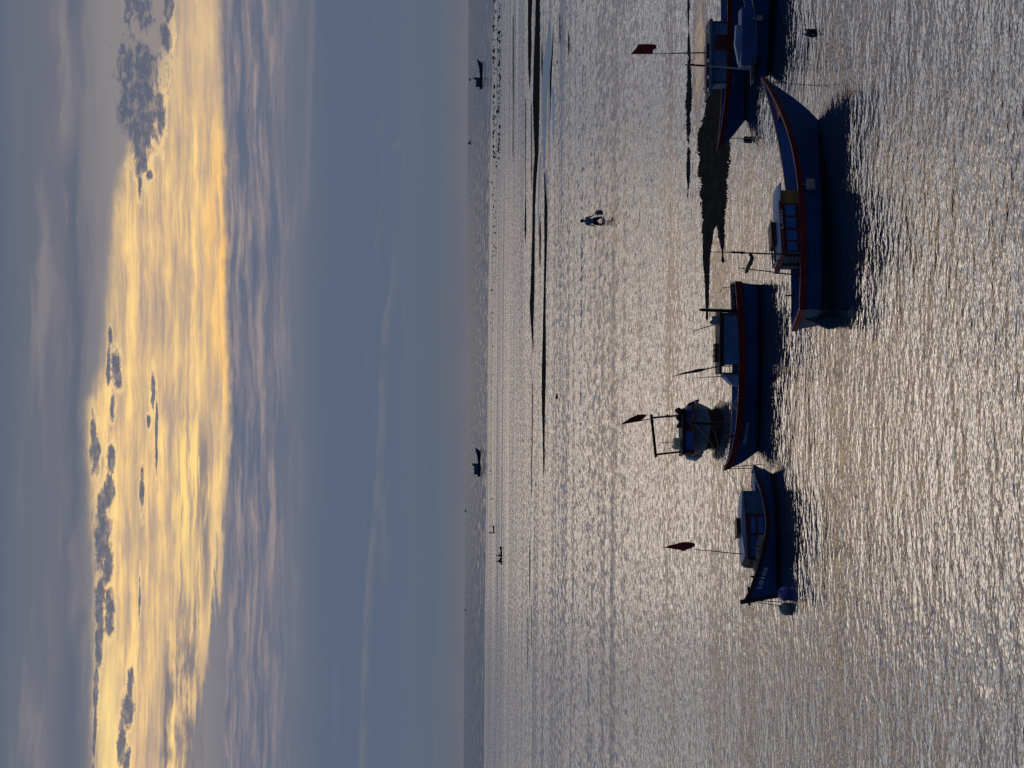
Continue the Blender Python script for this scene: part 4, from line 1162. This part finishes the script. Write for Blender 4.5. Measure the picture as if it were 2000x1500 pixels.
xq, zq = b.loc(1490, 41, wN+0.05); xq2, zq2 = b.loc(1476, 30, wN+0.05)
mb = MB(); mb.box(xq, xq2, N*(wN+0.05), N*(wN+0.13), zq, zq2, bev=0.04, jit=0.006); mb.tube([((xq+xq2)/2, N*(wN+0.08), zq2-0.02), ((xq+xq2)/2, N*(wN-0.02), zq2+0.08)], 0.012)
loose(b, 'fender', mb, M['fend'], 'small pale fender hung over the rail of the open boat', 'fender')
mb = MB()
for k in range(5):
    x, z = b.loc(1470, 118+k*8, 0.45); mb.blob((x, 0.35*N, b.zsheer(x)-0.02), (0.1, 0.13, 0.09), 2, 0.25, k+20)
loose(b, 'fishing_net', mb, M['netd'], 'dark net and rope draped near the bow of the open boat', 'net', smooth=True)
B2 = b
# driftwood near right
p = ground(1588, 64); mb = MB()
mb.tube([(-0.09, 0, -0.05), (-0.07, 0.02, 0.1), (-0.02, 0.0, 0.26)], [0.035,0.03,0.012]); mb.tube([(0.08, 0, -0.05), (0.05, 0, 0.12), (0.09, 0.02, 0.22)], [0.03,0.03,0.012])
mb.tube([(-0.1, 0, 0.05), (0.0, 0.02, 0.13), (0.1, 0, 0.08)], [0.03,0.05,0.03]); mb.blob((0, 0, 0.08), (0.09, 0.08, 0.08), 2, 0.3, 2)
o = mb.build('driftwood', M['dark'], smooth=True); o.location = p; tag(o, 'knotted black driftwood poking out of the water at far right', 'driftwood')

# ============ far boats
def trawler(bow, stern, label, mast=True, bowup=13.0, cabw=0.35):
    b = Boat('trawler', label, 'boat', bow, stern, 'working boats out at sea', beam=1.0, draft=0.6)
    L = b.L; b.beam = L*0.26; k = L/20.0
    b.hbt = [(0,L*0.09),(0.3,L*0.13),(0.7,L*0.11),(0.9,L*0.05),(1,0.05)]; hl = L/2
    b.stemt = sorted([(0.0, hl-0.6*k), (2.2*k, hl+1.0*k), (4.0*k, hl+2.4*k)]); b.sternt = [(-0.5, -hl+0.3), (2.2*k, -hl-0.6*k)]
    b.tip = (hl+2.4*k, 4.0*k); b.x0 = -hl-0.6*k
    b.sht = [(b.x0, 2.0*k), (-hl*0.4, 1.5*k), (0, 1.5*k), (hl*0.5, 2.1*k), (hl*0.85, 3.0*k), b.tip]; b.boot = (0.3*k, 0.3*k)
    b.hull([M['far'], M['fard'], M['far']]); b.rail(0.25*k, M['fard'], t_=0.08*k, up=0.05); b.deck(0.6*k, M['far'], M['fard'])
    mb = MB(); xa, xb = -hl*0.85, -hl*0.85+L*cabw
    mb.box(xa, xb, -1.4*k, 1.4*k, 0.9*k, 4.2*k); cab = mb.build('wheelhouse', M['far'], b.root)
    mb = MB(); mb.box(xa-0.4*k, xb+0.5*k, -1.7*k, 1.7*k, 4.21*k, 4.5*k); mb.build('roof', M['fard'], cab)
    for i in range(3):
        mb = MB(); x = xa+(xb-xa)*(0.15+0.28*i); mb.box(x, x+(xb-xa)*0.18, b.near*1.4*k, b.near*1.45*k, 2.7*k, 3.7*k); mb.build('window', M['steel'], cab)
    mb = MB(); mb.box(xb-1.6*k, xb+0.2*k, -1.0*k, 1.0*k, 4.52*k, 5.9*k); mb.build('bridge', M['fard'], cab)
    if mast:
        mb = MB(); mb.tube([(xb-1.0*k, 0, 5.9*k), (xb-0.8*k, 0, 9.0*k), (xb-0.6*k, 0, 9.4*k)], 0.14*k); mb.tube([(xb-0.9*k, 0, 7.5*k), (hl*0.6, 0, 3.0*k)], 0.06*k); ms = mb.build('mast', M['fard'], b.root)
        mb = MB(); mb.box(xb-2.6*k, xb-0.75*k, -0.04*k, 0.04*k, 8.4*k, 9.4*k, jit=0.12*k); mb.build('flag', M['fard'], ms)
    mb = MB(); mb.tube([(hl*0.8, 0, 2.6*k), (hl*0.82, 0, 4.0*k)], 0.12*k); mb.tube([(hl*0.3, 0, 1.4*k), (hl*0.3, 0, 3.0*k)], 0.2*k); mb.build('post', M['fard'], b.root)
    return b
trawler((941.6, 121), (941.2, 174), 'navy trawler with high bow and flagged mast, on the sea at far right')
trawler((938.0, 879), (937.6, 930), 'dark navy trawler with block wheelhouse, on the sea left of centre', mast=False, cabw=0.4)
def far_ship(xt, yt, wpx, label):
    p = ground(xt, yt); k = wpx*p.y/F/20.0
    r = thing('distant_boat', p, 0.1, label, 'boat', 'tiny boats on the horizon')
    mb = MB(); mb.prism([(-9*k, -1*k), (-10*k, 3*k), (6*k, 2.6*k), (10*k, 4.6*k), (8*k, -1*k)], -2.5*k, 2.5*k); mb.build('hull', M['far'], r)
    mb = MB(); mb.box(-8*k, 0, -2*k, 2*k, 2.6*k, 7.5*k, bev=0.3*k); mb.box(-6*k, -2*k, -1.5*k, 1.5*k, 7.5*k, 10*k, bev=0.3*k); mb.build('wheelhouse', M['far'], r)
    mb = MB(); mb.tube([(-4*k, 0, 10*k), (-4*k, 0, 14*k)], 0.4*k); mb.build('mast', M['far'], r)
far_ship(919.5, 277.5, 11, 'tiny dark boat on the horizon at the right')
far_ship(910.5, 997, 7, 'tiniest boat on the horizon left of centre')
far_ship(909.5, 1191, 6, 'lone speck of a boat on the left horizon')
p = ground(961, 356); mb = MB(); mb.tube([(0, 0, -0.2), (0.1, 0, 1.6)], [0.10, 0.07]); mb.tube([(-0.5, 0, 0.12), (0.5, 0, 0.2)], 0.08)
o = mb.build('marker_post', M['dark']); o.location = p; tag(o, 'short dark marker post leaning at the edge of the open sea', 'post')

# ============ people
def skin_body(name, joints, edges, root, mat, sub=1):
    me = bpy.data.meshes.new(name); me.from_pydata([j[0] for j in joints], edges, [])
    o = bpy.data.objects.new(name, me); COL.objects.link(o)
    o.modifiers.new('skin', 'SKIN'); s = o.modifiers.new('sub', 'SUBSURF'); s.levels = sub; s.render_levels = sub
    if not me.skin_vertices: bpy.context.view_layer.update()
    for i, j in enumerate(joints):
        sv = me.skin_vertices[0].data[i]; r = j[1]; sv.radius = r if isinstance(r, tuple) else (r, r); sv.use_root = (i == root)
    bpy.context.view_layer.update()
    m2 = bpy.data.meshes.new_from_object(o.evaluated_get(bpy.context.evaluated_depsgraph_get()))
    bpy.data.objects.remove(o); m2.name = name
    m2.materials.clear(); m2.materials.append(mat)
    m2.polygons.foreach_set('use_smooth', [True]*len(m2.polygons))
    r = bpy.data.objects.new(name, m2); COL.objects.link(r); return r

def person(loc, rz, label, pose, shirt, shorts, group=None, scale=1.0):
    J = pose
    names = list(J.keys()); idx = {n: i for i, n in enumerate(names)}
    joints = [J[n] for n in names]
    links = [('pelvis','waist'),('waist','chest'),('chest','neck'),('neck','jaw'),('jaw','crown'),
             ('chest','shL'),('shL','elL'),('elL','wrL'),('wrL','haL'),('chest','shR'),('shR','elR'),('elR','wrR'),('wrR','haR'),
             ('pelvis','hipL'),('hipL','knL'),('knL','anL'),('anL','toL'),('pelvis','hipR'),('hipR','knR'),('knR','anR'),('anR','toR')]
    for s in 'LR':
        for f in range(5):
            links.append(('ha'+s, 'f%d%s' % (f, s)))
            h, w = Vector(J['ha'+s][0]), Vector(J['wr'+s][0]); d = (h-w).normalized(); sd = d.orthogonal().normalized()
            if f < 4: p = h + d*(0.075-0.008*abs(f-1)) + sd*(f-1.5)*0.022
            else: p = h + d*0.02 + sd*0.06
            idx['f%d%s' % (f, s)] = len(joints); joints.append((tuple(p), 0.009))
    body = skin_body('person', joints, [(idx[a], idx[c]) for a, c in links], 0, M['skin'])
    body.location = loc; body.rotation_euler = (0, 0, rz); body.scale = (scale,)*3
    tag(body, label, 'person', group)
    def piece(name, keys, ed, grow, mat):
        jj = []
        for k in keys:
            co, r = J[k]; r = r if isinstance(r, tuple) else (r, r)
            jj.append((co, (r[0]+grow, r[1]+grow)))
        o = skin_body(name, jj, ed, 0, mat); o.parent = body
    piece('shirt', ['waist','pelvis','chest','neckb','shL','elLh','shR','elRh'], [(1,0),(0,2),(2,3),(2,4),(4,5),(2,6),(6,7)], 0.035, shirt)
    piece('shorts', ['pelvis','hipL','knLh','hipR','knRh'], [(0,1),(1,2),(0,3),(3,4)], 0.045, shorts)
    co = Vector(J['jaw'][0]).lerp(Vector(J['crown'][0]), 0.62)
    mb = MB(); mb.blob(tuple(co + Vector((0, -0.012, 0.028))), (0.112, 0.118, 0.115), 2, 0.05, 3); h = mb.build('hair', M['hair'], body, True)
    # face: nose and ears
    mb = MB(); mb.blob(tuple(co + Vector((0, 0.10, -0.045))), (0.016, 0.025, 0.025), 1, 0.0, 1)
    for sx in (-1, 1): mb.blob(tuple(co + Vector((sx*0.09, 0.0, -0.03))), (0.014, 0.025, 0.035), 1, 0.0, 1)
    mb.build('face_features', M['skin'], body, True)
    return body

def pose_walk():
    J = {'pelvis': ((0,0,0.92),(0.15,0.11)), 'waist': ((0,0.0,1.08),(0.14,0.10)), 'chest': ((0.0,0.0,1.32),(0.175,0.115)),
         'neck': ((0.01,0.02,1.49),0.075), 'jaw': ((0.02,0.03,1.57),(0.075,0.085)), 'crown': ((0.02,0.03,1.69),(0.085,0.095)),
         'neckb': ((0.01,0.01,1.44),(0.07,0.06)),
         'shL': ((-0.19,0,1.39),0.062), 'elL': ((-0.25,0.03,1.12),0.045), 'wrL': ((-0.29,0.12,0.90),0.032), 'haL': ((-0.30,0.15,0.82),(0.036,0.024)),
         'shR': ((0.19,0,1.38),0.062), 'elR': ((0.29,-0.02,1.12),0.045), 'wrR': ((0.40,-0.03,0.90),0.032), 'haR': ((0.44,-0.03,0.83),(0.036,0.026)),
         'hipL': ((-0.10,0,0.86),0.098), 'knL': ((-0.20,0.10,0.50),0.072), 'anL': ((-0.25,-0.02,0.09),0.048), 'toL': ((-0.26,0.14,0.04),0.036),
         'hipR': ((0.10,0,0.86),0.098), 'knR': ((0.24,-0.04,0.50),0.072), 'anR': ((0.34,-0.20,0.10),0.048), 'toR': ((0.35,-0.06,0.04),0.036)}
    for a, b_, n, t in (('shL','elL','elLh',0.75),('shR','elR','elRh',0.75),('hipL','knL','knLh',0.8),('hipR','knR','knRh',0.8)):
        pa, pb = Vector(J[a][0]), Vector(J[b_][0]); J[n] = (tuple(pa.lerp(pb, t)), J[a][1]*0.85)
    return J
def fix(J):   # helper joints exist only for clothing; keep them out of the body
    return J
_p = person
def make_person(loc, rz, label, J, shirt, shorts, group=None, scale=1.0):
    return _p(loc, rz, label, J, shirt, shorts, group, scale)
# body() needs only real joints: strip the helpers into a wrapper dict
class PoseDict(dict):
    def keys(self): return [k for k in dict.keys(self) if k not in ('neckb','elLh','elRh','knLh','knRh')]
J = PoseDict(pose_walk())
pw = ground(1174, 432)
make_person((pw.x, pw.y, -0.46), 0.25, 'person in blue grey shirt and dark shorts wading with a sack', J, M['shirt'], M['short'])
mb = MB()
mb.blob((0.54, -0.05, 0.56), (0.16, 0.12, 0.27), 3, 0.14, 6); mb.tube([(0.44, -0.03, 0.83), (0.46, -0.035, 0.78), (0.50, -0.04, 0.68)], [0.04,0.02,0.05])
o = mb.build('sack', M['sack'], smooth=True); o.location = (pw.x, pw.y, -0.46); o.rotation_euler = (0, 0, 0.25)
tag(o, 'full blue grey sack carried by the wading person', 'sack')

def pose_sit(lean=0.0):
    J = {'pelvis': ((0,0,0.12),(0.15,0.12)), 'waist': ((0,0.02,0.30),(0.14,0.11)), 'chest': ((0,0.05+lean,0.54),(0.175,0.12)),
         'neck': ((0,0.07+lean,0.70),0.055), 'jaw': ((0,0.09+lean,0.78),(0.075,0.085)), 'crown': ((0,0.10+lean,0.90),(0.085,0.095)),
         'neckb': ((0,0.06+lean,0.65),(0.07,0.06)),
         'shL': ((-0.19,0.05+lean,0.61),0.06), 'elL': ((-0.24,0.18+lean,0.38),0.045), 'wrL': ((-0.16,0.40+lean,0.36),0.032), 'haL': ((-0.14,0.47+lean,0.36),(0.036,0.026)),
         'shR': ((0.19,0.05+lean,0.61),0.06), 'elR': ((0.24,0.18+lean,0.38),0.045), 'wrR': ((0.16,0.40+lean,0.36),0.032), 'haR': ((0.14,0.47+lean,0.36),(0.036,0.026)),
         'hipL': ((-0.10,0.05,0.10),0.095), 'knL': ((-0.15,0.45,0.26),0.066), 'anL': ((-0.15,0.62,-0.10),0.044), 'toL': ((-0.15,0.76,-0.13),0.036),
         'hipR': ((0.10,0.05,0.10),0.095), 'knR': ((0.15,0.45,0.26),0.066), 'anR': ((0.15,0.62,-0.10),0.044), 'toR': ((0.15,0.76,-0.13),0.036)}
    for a, b_, n, t in (('shL','elL','elLh',0.75),('shR','elR','elRh',0.75),('hipL','knL','knLh',0.8),('hipR','knR','knRh',0.8)):
        pa, pb = Vector(J[a][0]), Vector(J[b_][0]); J[n] = (tuple(pa.lerp(pb, t)), J[a][1]*0.85)
    return PoseDict(J)
def dinghy(p, rz, L, label):
    r = thing('dinghy', p, rz, label, 'dinghy', 'dinghies far out on the flats')
    hw = 0.5; mb = MB(); n = 14; vs = []
    for i in range(n+1):
        t = i/n; x = -L/2+L*t; w = hw*(math.sin(math.pi*min(1, 0.25+0.75*t)))**0.7 if t < 1 else 0.01
        z = 0.30+0.22*t**3
        vs += [(x, w, z), (x*0.95, w*0.7, -0.08), (x*0.95, -w*0.7, -0.08), (x, -w, z)]
    fs = [(i*4+k, i*4+k+1, i*4+k+5, i*4+k+4) for i in range(n) for k in range(3)] + [(0, 1, 2, 3)]
    mb.add(vs, fs); mb.build('hull', M['fard'], r)
    mb = MB(); mb.box(-L*0.22, -L*0.12, -hw*0.9, hw*0.9, 0.16, 0.20); mb.build('seat', M['dark'], r)
    return r
g = ground(980, 1078); dinghy(g, 0.0, 2.6, 'low dark dinghy with its stern left, right one of the close pair')
make_person((g.x-0.95, g.y, 0.30), -1.57, 'person sitting in the right one of two close dinghies', pose_sit(), M['short'], M['short'], 'people in the far dinghies', 1.1)
g = ground(980, 1095); dinghy(g, 0.9, 2.0, 'short dark dinghy turned away, left one of the close pair')
make_person((g.x-0.3, g.y, 0.30), -1.3, 'person sitting in the left one of two close dinghies', pose_sit(0.08), M['short'], M['short'], 'people in the far dinghies', 1.1)
g = ground(965, 1034.5); dinghy(g, 0.05, 2.4, 'small dinghy near the reef with someone standing in it')
make_person((g.x-0.9, g.y, 0.05), 2.0, 'person standing at one end of the small dinghy near the reef', PoseDict(pose_walk()), M['short'], M['short'], 'people in the far dinghies', 0.95)
mb = MB(); mb.tube([(0, 0, 0.0), (0.05, 0, 1.5)], 0.06); mb.tube([(0.05, 0, 1.45), (-0.1, 0, 1.6)], 0.05)
o = mb.build('mooring_stake', M['dark']); o.location = (g.x+1.05, g.y-0.2, -0.1); tag(o, 'dark upright stake at the right end of the small dinghy near the reef', 'stake')

# ------------------------------------------------------------------ render settings
scene.view_settings.view_transform = 'Standard'; scene.view_settings.look = 'None'
scene.view_settings.exposure = 0.0; scene.view_settings.gamma = 1.0
scene.cycles.use_denoising = False
scene.cycles.max_bounces = 6; scene.cycles.glossy_bounces = 4; scene.cycles.diffuse_bounces = 3
scene.cycles.caustics_reflective = False
scene.render.film_transparent = False
